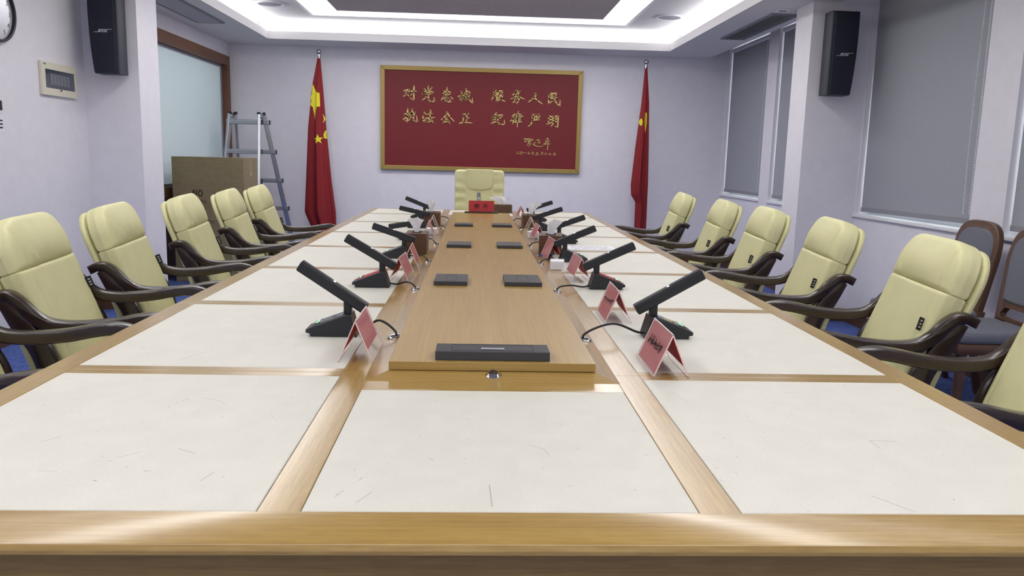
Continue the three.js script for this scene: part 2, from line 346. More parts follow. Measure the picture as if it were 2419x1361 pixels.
{ // windows, sills, roller blinds
  const W = [[ZB + 0.02, -8.62, 'beside the red plaque wall'], [-8.34, -6.96, 'half hidden behind the pilaster'], [-6.36, -4.85, 'beside the wall loudspeaker'], [-4.53, -3.02, 'behind the grey upholstered side chairs']];
  const lab = ['grey roller blind nearest the red flag', 'grey roller blind half hidden behind the loudspeaker pilaster', 'large grey roller blind beside the wall loudspeaker', 'grey roller blind behind the grey upholstered side chairs'];
  W.forEach(([z0, z1, l], i) => {
    const w = structGroup('window_' + (i + 2), 'window with white frame ' + l), x = XR + 0.14;
    part('frame', merge([box(x, x + 0.05, 0.87, 0.93, z0, z1), box(x, x + 0.05, 2.6, 2.66, z0, z1), box(x, x + 0.05, 0.93, 2.6, z0, z0 + 0.05), box(x, x + 0.05, 0.93, 2.6, z1 - 0.05, z1), box(x, x + 0.05, 0.93, 2.6, (z0 + z1) / 2 - 0.025, (z0 + z1) / 2 + 0.025)]), M.whiteFrame, w);
    part('pane', box(x + 0.02, x + 0.028, 0.93, 2.6, z0 + 0.05, (z0 + z1) / 2 - 0.025), M.glass, w);
    part('pane', box(x + 0.02, x + 0.028, 0.93, 2.6, (z0 + z1) / 2 + 0.025, z1 - 0.05), M.glass, w);
    part('sill', box(XR - 0.02, x, 0.862, 0.885, z0 - 0.01, z1 + 0.01, 0.005), M.whiteFrame, w);
    const b = thing('roller_blind', lab[i], 'blind', [XR + 0.045, 0, (z0 + z1) / 2 + (i === 2 ? 0.012 : 0)], 0, 'roller blinds on the window wall'), hw = (z1 - z0) / 2; if (i === 2) b.rotation.x = -0.011;
    part('fabric', muv(box(-0.002, 0.002, 0.95, 2.6, -hw + 0.014, hw - 0.022), 'y', 0.4, 0.4), M.blind, b);
    part('bottom_rail', box(-0.009, 0.009, 0.915, 0.95, -hw + 0.014, hw - 0.022, 0.004), M.grille, b);
    const rol = new THREE.CylinderGeometry(0.025, 0.025, 2 * hw - 0.05, 16); rol.rotateX(Math.PI / 2); rol.translate(0, 2.615, 0);
    part('roller', rol, M.white, b);
    const beads = []; const bead = new THREE.SphereGeometry(0.0045, 6, 4);
    for (let y = 0.98; y < 2.6; y += 0.013) { beads.push(bead.clone().translate(-0.03, y, hw - 0.1 + 0.01 * Math.sin(y * 3))); beads.push(bead.clone().translate(-0.03, y, hw - 0.035)); }
    part('chain', merge(beads), M.white, b, 'white bead chain');
  });
}

// ------------------------------------------------------------------ conference table
const TT = 0.76, TZ = 4.35;                                         // z below is the distance in front of the viewer
const wIn = (z) => 0.9511 + 0.0076 * z - 0.000716 * z * z;          // outer edge of the inlays: the long sides bow slightly
const wOut = (z) => wIn(z) + 0.062;
const ROWS = [[1.076, 1.782], [1.851, 2.634], [2.703, 3.5], [3.577, 4.357], [4.435, 5.2], [5.28, 6.056], [6.145, 6.936], [7.015, 7.623]];
const ZF = 0.981, ZE = 7.72, XI = 0.347, XC = 0.286;
// leather inlays: fine grain and the pen scratches and nicks that the photograph shows
function inlayTex(marks, tint) {
  const c = document.createElement('canvas'); c.width = 1024; c.height = 1024; const x = c.getContext('2d');
  x.fillStyle = tint; x.fillRect(0, 0, 1024, 1024);
  const im = x.getImageData(0, 0, 1024, 1024), d = im.data;
  for (let j = 0; j < 1024; j++) for (let i = 0; i < 1024; i++) {
    const n = 6 * (vnoise(i / 3, j / 3, 400, 400) - 0.5) + 5 * (vnoise(i / 60, j / 60, 40, 40) - 0.5), k = (j * 1024 + i) * 4;
    d[k] = clamp8(d[k] + n); d[k + 1] = clamp8(d[k + 1] + n); d[k + 2] = clamp8(d[k + 2] + n);
  }
  x.putImageData(im, 0, 0); x.lineCap = 'round';
  for (const [w, a, ...p] of marks) { x.lineWidth = w; x.strokeStyle = `rgba(70,68,60,${a})`; x.beginPath(); x.moveTo(p[0] * 1024, p[1] * 1024); for (let i = 2; i < p.length; i += 2) x.lineTo(p[i] * 1024, p[i + 1] * 1024); x.stroke(); }
  const t = new THREE.CanvasTexture(c); t.colorSpace = THREE.SRGBColorSpace; return t;
}
const nick = (n) => { const o = []; for (let i = 0; i < n; i++) { const x = rnd(), y = rnd(), a = rnd() * 6.28, l = 0.003 + 0.02 * rnd() * rnd(); o.push([1 + rnd() * 1.5, 0.18 + 0.4 * rnd(), x, y, x + l * Math.cos(a), y + l * Math.sin(a)]); } return o; };
const inlayMat = (marks, tint = '#d8d6ca') => phy({ map: inlayTex(marks, tint), roughness: 0.5, bumpMap: rep(texFine, 6, 6), bumpScale: 0.0004 });
const IM = {
  left: inlayMat([[2, 0.4, 0.30, 0.62, 0.335, 0.585], [2, 0.45, 0.545, 0.28, 0.56, 0.262], [1.5, 0.35, 0.60, 0.25, 0.68, 0.285], [2, 0.4, 0.69, 0.66, 0.745, 0.69], [2, 0.35, 0.555, 0.72, 0.60, 0.68], [2, 0.5, 0.66, 0.80, 0.675, 0.795], [2, 0.45, 0.82, 0.85, 0.835, 0.80], [1.5, 0.3, 0.40, 0.80, 0.45, 0.805], ...nick(40)]),
  mid: inlayMat([[2, 0.5, 0.47, 0.84, 0.475, 0.97], [2, 0.4, 0.13, 0.95, 0.16, 0.89], [2, 0.35, 0.07, 0.92, 0.085, 0.88], [1.5, 0.35, 0.60, 0.55, 0.64, 0.58, 0.655, 0.64], ...nick(36)]),
  right: inlayMat([[2, 0.45, 0.55, 0.62, 0.55, 0.56, 0.63, 0.565], [2, 0.4, 0.36, 0.91, 0.42, 0.99], [1.5, 0.35, 0.48, 0.13, 0.55, 0.12], [3, 0.6, 0.115, 0.55, 0.118, 0.553], [1.5, 0.3, 0.07, 0.13, 0.10, 0.25], ...nick(36)]),
  rowB: inlayMat([[2, 0.45, 0.35, 0.93, 0.38, 0.86, 0.43, 0.80], ...nick(18)]),
  rowC: inlayMat([[4, 0.8, 0.24, 0.52, 0.243, 0.523], ...nick(14)]),
  plain: inlayMat(nick(16)),
};
const table = thing('conference_table', 'long light oak conference table with ivory leather inlays', 'table', [0, 0, -TZ]);
const tp = (name, geo, mat, label) => { geo.translate(0, 0, TZ); return part(name, geo, mat, table, label); };
function quadSlab(x00, x01, x10, x11, za, zb, y0, y1, bev = 0) {     // za nearer, zb farther; x0* at za, x1* at zb
  return slab([[x00, -za], [x01, -za], [x11, -zb], [x10, -zb]], y0, y1, bev);
}
function uvFit(g, x0, x1, z0, z1) { g = g.index ? g.toNonIndexed() : g; const p = g.attributes.position, uv = []; for (let i = 0; i < p.count; i++) uv.push((p.getX(i) - x0) / (x1 - x0), (p.getZ(i) - z1) / (z0 - z1)); g.setAttribute('uv', new THREE.Float32BufferAttribute(uv, 2)); return g; }
{
  // carcass under the inlays, then rails with the inlays let in between them
  const outline = []; for (let i = 0; i <= 12; i++) { const z = ZF + 0.032 + (ZE - ZF - 0.064) * i / 12; outline.push([wOut(z) - 0.004, -z]); } for (let i = 12; i >= 0; i--) { const z = ZF + 0.032 + (ZE - ZF - 0.064) * i / 12; outline.push([-wOut(z) + 0.004, -z]); }
  tp('top_board', muv(slab(outline, 0.728, 0.7535), 'x'), M.apron);
  const gap = 0.0012, y0 = 0.7535;
  ROWS.forEach(([za, zb], i) => {
    for (const s of [-1, 1]) {
      const g = quadSlab(s < 0 ? -wIn(za) + gap : XI + gap, s < 0 ? -XI - gap : wIn(za) - gap, s < 0 ? -wIn(zb) + gap : XI + gap, s < 0 ? -XI - gap : wIn(zb) - gap, za + gap, zb - gap, y0, TT + 0.0006, 0.0012);
      const x0 = s < 0 ? -0.97 : XI, x1 = s < 0 ? -XI : 0.97;
      const m = i === 0 ? (s < 0 ? IM.left : IM.right) : i === 1 && s < 0 ? IM.rowB : i === 2 && s < 0 ? IM.rowC : IM.plain;
      tp('inlay', uvFit(g, x0, x1, -zb, -za), m);
      // side rail beside this inlay, with a bull-nosed outer edge
      const z0 = i ? (ROWS[i - 1][1] + za) / 2 : ZF, z1 = i < 7 ? (zb + ROWS[i + 1][0]) / 2 : ZE, j = 0.0005;
      const rail = slab(s < 0 ? [[-wOut(z0), -z0 - j], [-wIn(z0), -z0 - j], [-wIn(z1), -z1 + j], [-wOut(z1), -z1 + j]] : [[wIn(z0), -z0 - j], [wOut(z0), -z0 - j], [wOut(z1), -z1 + j], [wIn(z1), -z1 + j]], 0.732, TT, 0.002);
      tp('side_rail', muv(rail, 'z'), M.oak);
      const inner = s < 0 ? [[-XI, -z0], [-XC, -z0], [-XC, -z1], [-XI, -z1]] : [[XC, -z0], [XI, -z0], [XI, -z1], [XC, -z1]];
      tp('inner_rail', muv(slab(inner.map(([x, z]) => [x, Math.max(Math.min(z, -1.076), -7.623)]), y0, TT, 0.001), 'z'), M.oak);
      if (i < 7) {                                                   // cross rail made of two battens that meet at the module joint
        const zm = z1, zn = ROWS[i + 1][0];
        tp('cross_rail', muv(quadSlab(s < 0 ? -wIn(zb) : XI, s < 0 ? -XI : wIn(zb), s < 0 ? -wIn(zm) : XI, s < 0 ? -XI : wIn(zm), zb, zm - 0.0006, y0, TT, 0.001), 'x'), M.oak);
        tp('cross_rail', muv(quadSlab(s < 0 ? -wIn(zm) : XI, s < 0 ? -XI : wIn(zm), s < 0 ? -wIn(zn) : XI, s < 0 ? -XI : wIn(zn), zm + 0.0006, zn, y0, TT, 0.001), 'x'), M.oak);
      }
    }
  });
  // end rails with a rounded outer nose
  const nose = (z, dir) => {
    const r = 0.012, pts = [[0, 0.010], [0, 0.028]]; for (let k = 0; k <= 8; k++) { const a = Math.PI / 2 * k / 8; pts.push([0.095 - r + r * Math.sin(a), 0.028 - r + r * Math.cos(a)]); } pts.push([0.095, 0.012], [0.093, 0.010]);
    const g = extrude(pts, 2 * wIn(z)); g.translate(0, 0, -wIn(z)); g.rotateY(-Math.PI / 2 * dir); g.translate(0, 0.732, 0); return g;
  };
  const nf = toCreasedNormals(nose(ZF, 1), 0.5); nf.translate(0, 0, -1.076); tp('end_rail', muv(nf, 'x'), M.oak);
  const ne = toCreasedNormals(nose(ZE, -1), 0.5); ne.translate(0, 0, -7.625); tp('end_rail', muv(ne, 'x'), M.oak);
  tp('inlay', uvFit(quadSlab(-XC + gap, XC - gap, -XC + gap, XC - gap, 1.076 + gap, 1.678 - gap, y0, TT + 0.0006, 0.0012), -XC, XC, -1.678, -1.076), IM.mid);
  tp('inlay', uvFit(quadSlab(-XC + gap, XC - gap, -XC + gap, XC - gap, 7.02 + gap, 7.623 - gap, y0, TT + 0.0006, 0.0012), -XC, XC, -7.62, -7.02), IM.plain);
  tp('cross_rail', muv(quadSlab(-XC, XC, -XC, XC, 1.678, 1.76, y0, TT, 0.001), 'x'), M.oak);
  tp('cross_rail', muv(quadSlab(-XC, XC, -XC, XC, 6.94, 7.02, y0, TT, 0.001), 'x'), M.oak);
  // raised middle: sloping plinth, then a thick board over it
  const a = [-0.289, 0.289, -6.955, -1.745], b = [-0.232, 0.232, -6.895, -1.812];
  const P = [[a[0], TT, a[3]], [a[1], TT, a[3]], [a[1], TT, a[2]], [a[0], TT, a[2]], [b[0], 0.7725, b[3]], [b[1], 0.7725, b[3]], [b[1], 0.7725, b[2]], [b[0], 0.7725, b[2]]];
  const q = (i, j, k, l) => { const g = new THREE.BufferGeometry(); const v = [P[i], P[j], P[k], P[i], P[k], P[l]].flat(); g.setAttribute('position', new THREE.Float32BufferAttribute(v, 3)); g.computeVertexNormals(); g.setAttribute('uv', new THREE.Float32BufferAttribute(new Float32Array(12), 2)); return g; };
  tp('plinth', muv(q(0, 1, 5, 4), 'x'), M.oak); tp('plinth', muv(q(2, 3, 7, 6), 'x'), M.oak);
  tp('plinth', muv(q(3, 0, 4, 7), 'z'), M.oak); tp('plinth', muv(q(1, 2, 6, 5), 'z'), M.oak);
  for (const [z0, z1] of [[-3.46, -1.8], [-5.2, -3.461], [-6.9, -5.201]]) tp('centre_board', muv(box(-0.24, 0.24, 0.772, 0.792, z0, z1, 0.0012), 'z'), M.oakSlab);
  // aprons and pedestals below
  tp('apron', muv(box(-0.985, 0.985, 0.30, 0.742, -1.034, -1.012), 'x'), M.apron);
  tp('apron', muv(box(-0.985, 0.985, 0.30, 0.742, -7.689, -7.667), 'x'), M.apron);
  for (const s of [-1, 1]) tp('apron', muv(box(s * 0.86, s * 0.88, 0.60, 0.728, -7.6, -1.1), 'z'), M.apron);
  for (const z of [-1.25, -2.66, -4.35, -6.04, -7.45]) tp('pedestal', muv(box(-0.55, 0.55, 0, 0.728, z - 0.11, z + 0.11, 0.008), 'y'), M.apron);
  // grating in the front slope of the plinth
  const ro = toCreasedNormals(new THREE.LatheGeometry([[0.0, 0.0075], [0.012, 0.0075], [0.0135, 0.0065], [0.019, 0.001], [0.0195, -0.004]].map((p) => new THREE.Vector2(...p)), 28), 0.6);
  const tilt = Math.atan2(0.0125, 0.067), gx = 0.001, gz = -1.781, gy = 0.7675;
  const vent = part('round_vent', ro.rotateX(tilt).translate(gx, gy, gz + TZ), M.chrome, table, 'round chrome vent with small holes');
  const holes = []; for (let i = -2; i <= 2; i++) for (let j = -2; j <= 2; j++) { const x = i * 0.0048 + (j & 1) * 0.0024, z = j * 0.0046; if (Math.hypot(x, z) < 0.0112) holes.push(new THREE.CylinderGeometry(0.0016, 0.0016, 0.001, 8).translate(x, 0.0076, z)); }
  part('vent_hole', merge(holes).rotateX(tilt).translate(gx, gy, gz + TZ), M.hole, vent);
}
// cable grommets in the plinth's slopes belong to the table
const GROM = [2.16, 2.97, 3.77, 4.52, 5.62, 6.4];
for (const s of [-1, 1]) for (const z of GROM) {
  const g = toCreasedNormals(new THREE.LatheGeometry([[0.011, 0.001], [0.0115, 0.005], [0.016, 0.0055], [0.0215, 0.002], [0.022, -0.003]].map((p) => new THREE.Vector2(...p)), 24), 0.6);
  g.rotateZ(-s * 0.21); g.translate(s * 0.262, 0.767, -z);
  const o = tp('cable_grommet', g, M.chrome, 'chrome cable grommet');
  const h = new THREE.CylinderGeometry(0.011, 0.011, 0.002, 16); h.rotateZ(-s * 0.21); h.translate(s * 0.262, 0.769, -z + TZ); part('grommet_hole', h, M.hole, o);
}

// ------------------------------------------------------------------ armchairs
const CH = thing('leather_armchair', 'x', 'chair', [0, 0, 0], 0, 'cream leather armchairs along the table');
function buildArmchair(t) {
  const gauss = (x, m, s) => Math.exp(-(x - m) * (x - m) / (2 * s * s));
  // lower back: shallow vertical channels; head cushion above the cross seam
  const low = pad({ spine: [[-0.012, 0.41], [-0.045, 0.54], [-0.082, 0.65], [-0.121, 0.755], [-0.156, 0.852]], hw: (k) => 0.248 + 0.010 * k, th: () => 0.042, rw0: 0.04, rw1: 0.006, rt: 0.012, n: 8, segs: 96,
    front: (x, k, e) => e * (0.017 * (1 - Math.pow(Math.abs(x) / 0.265, 2.6)) - 0.0065 * (gauss(x, 0.078, 0.007) + gauss(x, -0.078, 0.007)) - 0.004 * (gauss(x, 0.212, 0.005) + gauss(x, -0.212, 0.005))) });
  part('backrest', low, M.leather, t);
  const head = pad({ spine: [[-0.155, 0.850], [-0.172, 0.898], [-0.189, 0.945], [-0.204, 0.988], [-0.214, 1.016]], hw: (k) => 0.260 - 0.006 * k, th: () => 0.044, rw0: 0.006, rw1: 0.12, rt: 0.018, n: 7, segs: 96,
    front: (x, k, e) => e * (0.024 * (1 - Math.pow(Math.abs(x) / 0.268, 2.4)) * Math.sin(Math.PI * Math.min(1, 0.16 + 0.9 * k)) - 0.005 * (gauss(x, 0.212, 0.005) + gauss(x, -0.212, 0.005)) + 0.005 * gauss(x, -0.13 - 0.12 * k, 0.010) * gauss(k, 0.12, 0.14) - 0.005 * gauss(x, -0.108 - 0.12 * k, 0.010) * gauss(k, 0.12, 0.14)) });
  part('head_cushion', head, M.leather, t);
  const shell = pad({ spine: [[-0.075, 0.38], [-0.1, 0.52], [-0.137, 0.64], [-0.183, 0.77], [-0.226, 0.885], [-0.265, 0.992]], hw: (k) => 0.262 - 0.004 * k, th: () => 0.016, rw0: 0.05, rw1: 0.125, rt: 0.014, n: 5 });
  part('back_shell', shell, M.leather, t);
  const seat = pad({ spine: [[-0.03, 0.42], [0.08, 0.42], [0.2, 0.43], [0.30, 0.425], [0.365, 0.405]], hw: () => 0.254, th: () => 0.056, rw0: 0.04, rw1: 0.06, rt: 0.05, n: 4.5 });
  // the seat's spine runs forward, so its normal points down: keep the crown on top
  const sp = seat.attributes.position; for (let i = 0; i < sp.count; i++) { const x = sp.getX(i), y = sp.getY(i); if (y > 0.44) sp.setY(i, y + 0.016 * (1 - Math.pow(Math.abs(x) / 0.26, 2)) - 0.006 * (gauss(x, 0.13, 0.008) + gauss(x, -0.13, 0.008))); } seat.computeVertexNormals();
  part('seat', seat, M.leather, t);
  part('seat_base', box(-0.205, 0.205, 0.335, 0.385, -0.05, 0.33, 0.015), M.leather, t);
  for (const s of [-1, 1]) {
    const x = s * 0.284, wdt = 0.046;
    const place = (g) => { g.rotateY(-Math.PI / 2); g.translate(x + wdt / 2, 0, 0); return g; };   // profile (a = z, b = y) -> chair
    const arm = extrude(band2d([[-0.212, 0.774], [-0.178, 0.789], [-0.148, 0.786], [-0.116, 0.760], [-0.086, 0.724], [-0.05, 0.698], [0.0, 0.686], [0.08, 0.684], [0.16, 0.691], [0.235, 0.704], [0.292, 0.708], [0.345, 0.692], [0.388, 0.648], [0.406, 0.59]], (k) => 0.034 + 0.006 * Math.sin(Math.PI * k), 60), wdt, 0.007, 3);
    part('armrest', muv(toCreasedNormals(place(arm), 0.7), 'z'), M.dark, t);
    const rear = extrude(band2d([[-0.160, 0.775], [-0.122, 0.70], [-0.066, 0.61], [-0.038, 0.51], [-0.03, 0.40], [-0.05, 0.24], [-0.10, 0.10], [-0.16, 0.0]], (k) => 0.042 + 0.028 * Math.sin(Math.PI * Math.min(1, 0.12 + 0.95 * k)), 40), wdt - 0.008, 0.006, 2);
    const rg = place(rear); rg.translate(-0.004, 0, 0); part('leg', muv(toCreasedNormals(rg, 0.7), 'y'), M.dark, t);
    const fr = extrude(band2d([[0.398, 0.60], [0.408, 0.50], [0.398, 0.35], [0.385, 0.18], [0.39, 0.0]], (k) => 0.036 + 0.01 * k, 24), wdt - 0.008, 0.006, 2);
    const fg = place(fr); fg.translate(-0.004, 0, 0); part('leg', muv(toCreasedNormals(fg, 0.7), 'y'), M.dark, t);
    part('side_rail', muv(box(x - 0.015, x + 0.015, 0.335, 0.385, -0.04, 0.40, 0.006), 'z'), M.dark, t);
  }
  part('cross_rail', muv(box(-0.28, 0.28, 0.31, 0.345, -0.05, -0.01, 0.006), 'x'), M.dark, t);
  part('cross_rail', muv(box(-0.28, 0.28, 0.31, 0.345, 0.27, 0.31, 0.006), 'x'), M.dark, t);
  const tag = box(-0.0015, 0.0015, -0.022, 0.022, -0.006, 0.016, 0.001); tag.rotateX(-0.33); tag.rotateY(0.5); tag.translate(0.225, 0.752, -0.066);
  const tg = part('maker_tag', tag, M.tag, t, 'small black fabric tag');
  const tm = merge([-0.011, 0, 0.011].map((d) => box(-0.0019, 0.0019, d - 0.0025, d + 0.0025, 0.001, 0.010))); tm.rotateX(-0.33); tm.rotateY(0.5); tm.translate(0.225, 0.752, -0.066); part('tag_print', tm, M.tagMark, tg);
}
buildArmchair(CH);
{
  const sideA = [[-1.42, -5.90, 7], [-1.42, -5.20, 8], [-1.42, -4.42, 8], [-1.425, -3.57, 9], [-1.42, -2.88, 9], [-1.40, -2.16, 8]];
  const labA = ['cream leather armchair beside the red flag and stepladder', 'cream leather armchair in front of the cardboard box side face', 'cream leather armchair in front of the NO print on the box', 'cream leather armchair in front of the loudspeaker pilaster, fuse box side', 'large cream leather armchair under the fuse box', 'cream armchair under the wall clock, only its dark armrest showing'];
  const sideB = [[1.41, -6.36, -7], [1.41, -5.27, -7], [1.41, -4.47, -7], [1.41, -3.63, -9], [1.405, -2.765, -9.5], [1.41, -1.98, -8]];
  const labB = ['cream leather armchair beside the folded red flag, window side', 'second cream armchair from the plaque wall on the window side', 'third cream armchair from the plaque wall, window side, creased head cushion', 'cream leather armchair below the big blind and the wall loudspeaker', 'large cream leather armchair in front of the grey upholstered side chairs', 'cream armchair cut off by the picture edge, beside the grey side chairs'];
  sideA.forEach(([x, z, a], i) => { if (i === 0) { CH.position.set(x, 0, z); CH.rotation.y = Math.PI / 2 + a * D2R; CH.userData.label = labA[0]; } else dup(CH, [x, 0, z], Math.PI / 2 + a * D2R, labA[i]); });
  sideB.forEach(([x, z, a], i) => dup(CH, [x, 0, z], -Math.PI / 2 + a * D2R, labB[i]));
}
{ // chair at the head of the table
  const t = thing('executive_chair', 'tall cream leather executive chair at the head of the table', 'chair', [-0.012, 0, -8.2]);
  const gauss = (x, m, s) => Math.exp(-(x - m) * (x - m) / (2 * s * s));
  const back = pad({ spine: [[-0.03, 0.46], [-0.05, 0.6], [-0.09, 0.8], [-0.12, 1.0], [-0.135, 1.13]], hw: (k) => 0.25 + 0.004 * k, th: () => 0.06, rw0: 0.06, rw1: 0.035, rt: 0.03, n: 5, rings: 80, segs: 120,
    front: (x, k, e) => {
      const ax = Math.abs(x), side = Math.max(0, Math.min(1, (ax - 0.13) / 0.03)), y = k;
      const fan = side * 0.008 * Math.sin((y * 46 - (ax - 0.13) * (y - 0.62) * 60)) * gauss(y, 0.62, 0.16);
      const bow = ax < 0.24 && k < 0.42 ? -0.006 * gauss(y, 0.40 - 2.2 * ax * ax * (1 + 2 * ax), 0.012) : 0;
      return e * (fan + bow + 0.012 * (1 - Math.pow(ax / 0.26, 3)));
    } });
  part('backrest', back, M.leather, t);
  // U-shaped head panel, padded
  const s = new THREE.Shape(); s.moveTo(-0.138, 0.205); s.lineTo(0.138, 0.205); s.bezierCurveTo(0.134, 0.1, 0.132, 0.05, 0.118, 0.015); s.bezierCurveTo(0.08, -0.015, -0.08, -0.015, -0.118, 0.015); s.bezierCurveTo(-0.132, 0.05, -0.134, 0.1, -0.138, 0.205);
  const hp = toCreasedNormals(extrude(s, 0.03, 0.011, 4), 0.9); hp.rotateX(-0.14); hp.translate(0, 0.935, -0.052);
  part('head_panel', hp, M.leather, t);
  part('seat', pad({ spine: [[-0.02, 0.47], [0.2, 0.475], [0.42, 0.45]], hw: () => 0.26, th: () => 0.06, rw0: 0.05, rw1: 0.08, rt: 0.05, n: 4 }), M.leather, t);
  for (const q of [-1, 1]) {
    part('armrest', muv(toCreasedNormals(extrude(band2d([[-0.06, 0.5], [-0.04, 0.6], [0.0, 0.675], [0.12, 0.69], [0.28, 0.685], [0.36, 0.64], [0.37, 0.5]], () => 0.038, 40), 0.05, 0.008, 2), 0.7).rotateY(-Math.PI / 2).translate(q * 0.29 + 0.025, 0, 0), 'z'), M.dark, t);
  }
  part('column', new THREE.CylinderGeometry(0.03, 0.035, 0.36, 20).translate(0, 0.24, 0.2), M.black, t);
  for (let k = 0; k < 5; k++) {
    const a = k * Math.PI * 2 / 5, g = box(0.02, 0.31, 0.055, 0.09, -0.03, 0.03, 0.012); g.rotateY(a); g.translate(0, 0, 0.2); part('base_leg', muv(g, 'x'), M.dark, t);
    const c = new THREE.CylinderGeometry(0.028, 0.028, 0.04, 16).rotateX(Math.PI / 2).translate(0.29, 0.028, 0); c.rotateY(a); c.translate(0, 0, 0.2); part('caster', c, M.black, t);
  }
}
function sideChair(pos, label) {
  const t = thing('side_chair', label, 'chair', pos, -Math.PI / 2 - 0.06, 'grey upholstered wooden side chairs');
  const arch = (w, b, top, k) => { const s = new THREE.Shape(); s.moveTo(-w * 0.86, b); s.lineTo(-w, b + (top - b) * 0.6); s.bezierCurveTo(-w, top - 0.02, -w * 0.7, top, 0, top); s.bezierCurveTo(w * 0.7, top, w, top - 0.02, w, b + (top - b) * 0.6); s.lineTo(w * 0.86, b); s.bezierCurveTo(w * 0.5, b - k, -w * 0.5, b - k, -w * 0.86, b); return s; };
  const lean = (g) => { g.rotateX(-0.14); g.translate(0, 0.45, -0.2); return g; };
  const o = arch(0.225, 0.02, 0.53, 0); const hole = new THREE.Path(arch(0.182, 0.13, 0.485, 0.012).getPoints(14)); const hole2 = new THREE.Path([[-0.15, 0.035], [-0.16, 0.06], [-0.13, 0.098], [0.13, 0.098], [0.16, 0.06], [0.15, 0.035]].map((p) => new THREE.Vector2(...p)));
  const legs = new THREE.Shape([[-0.2, -0.03], [-0.225, 0.3], [-0.18, 0.3], [-0.155, -0.03]].map((p) => new THREE.Vector2(...p)));
  part('back_frame', muv(toCreasedNormals(lean(extrude(o, 0.034, 0.006, 3, [hole, hole2])), 0.7), 'y'), M.chairWood, t);
  part('back_pad', toCreasedNormals(lean(extrude(arch(0.185, 0.128, 0.487, 0.012), 0.05, 0.016, 4).translate(0, 0, -0.006)), 0.9), M.greyCloth, t);
  const sc = new THREE.Shape(); sc.moveTo(-0.19, -0.2); sc.lineTo(0.19, -0.2); sc.bezierCurveTo(0.23, -0.1, 0.25, 0.15, 0.235, 0.22); sc.bezierCurveTo(0.12, 0.26, -0.12, 0.26, -0.235, 0.22); sc.bezierCurveTo(-0.25, 0.15, -0.23, -0.1, -0.19, -0.2);
  part('seat_pad', toCreasedNormals(extrude(sc, 0.06, 0.022, 4).rotateX(-Math.PI / 2).scale(1, 1, -1).translate(0, 0.415, 0.02), 0.9), M.greyCloth, t);
  part('seat_frame', muv(toCreasedNormals(extrude(sc, 0.055, 0.006, 2).rotateX(-Math.PI / 2).scale(1, 1, -1).translate(0, 0.362, 0.02), 0.7), 'x'), M.chairWood, t);
  for (const s of [-1, 1]) {
    part('leg', muv(toCreasedNormals(extrude(band2d([[0.20, 0.365], [0.2, 0.2], [0.205, 0]], (k) => 0.046 - 0.014 * k, 12), 0.04, 0.006, 2), 0.7).rotateY(-Math.PI / 2).translate(s * 0.195 + 0.02, 0, 0), 'y'), M.chairWood, t);
    part('leg', muv(toCreasedNormals(extrude(band2d([[-0.195, 0.48], [-0.18, 0.38], [-0.19, 0.2], [-0.235, 0]], (k) => 0.042 - 0.008 * k, 16), 0.04, 0.006, 2), 0.7).rotateY(-Math.PI / 2).translate(s * 0.18 + 0.02, 0, 0), 'y'), M.chairWood, t);
  }
}
sideChair([2.6, 0, -4.47], 'brown wooden side chair with grey padded back, beside the large blind');
sideChair([2.58, 0, -3.94], 'brown wooden side chair with grey padded back, cut off by the picture edge');

// ------------------------------------------------------------------ on the table
const SLAB = 0.792;
{ // pop-up socket boxes in the middle board
  const S = [[-0.134, 0.134, 1.815, 1.895, 'wide black pop-up socket box at the near end of the table'], [-0.195, -0.072, 2.912, 3.105, 'black socket box, nearest small one on the fuse box side'], [0.066, 0.205, 2.92, 3.12, 'black socket box, nearest small one on the window side'],
    [-0.194, -0.066, 4.162, 4.335, 'black socket box, middle one on the fuse box side'], [0.071, 0.204, 4.17, 4.365, 'black socket box, middle one on the window side'], [-0.188, -0.063, 5.457, 5.6, 'black socket box, farthest one on the fuse box side'], [0.07, 0.204, 5.46, 5.62, 'black socket box, farthest one on the window side']];
  S.forEach(([x0, x1, z0, z1, l], i) => {
    const cx = (x0 + x1) / 2, cz = -(z0 + z1) / 2, hx = (x1 - x0) / 2, hz = (z1 - z0) / 2, t = thing('socket_box', l, 'socket box', [cx, SLAB, cz], 0, 'pop-up socket boxes in the table');
    const H = i ? 0.016 : 0.022;
    part('body', box(-hx, hx, 0, H, -hz, hz, 0.002), M.socket, t);
    const k = i ? 0.3 : 0.72, ll = [[-hx * k, -hx * k + 0.0012, -hz * 0.75, hz * 0.75], [hx * k, hx * k + 0.0012, -hz * 0.75, hz * 0.75], [-hx * k, hx * k, -hz * 0.75, -hz * 0.75 + 0.0012], [-hx * k, hx * k, hz * 0.75 - 0.0012, hz * 0.75]];
    part('lid_joint', merge(ll.map(([a, b, c, d]) => box(a, b, H - 0.0005, H + 0.0004, c, d))), M.socketLine, t);
    if (!i) { part('pull_tab', box(-0.028, 0.028, H, H + 0.0016, 0.006, 0.02, 0.0007), M.steel, t, 'shiny silver pull tab'); part('lid_joint', box(-0.03, 0.03, H - 0.0005, H + 0.0004, 0.001, 0.0022), M.socketLine, t); }
  });
}
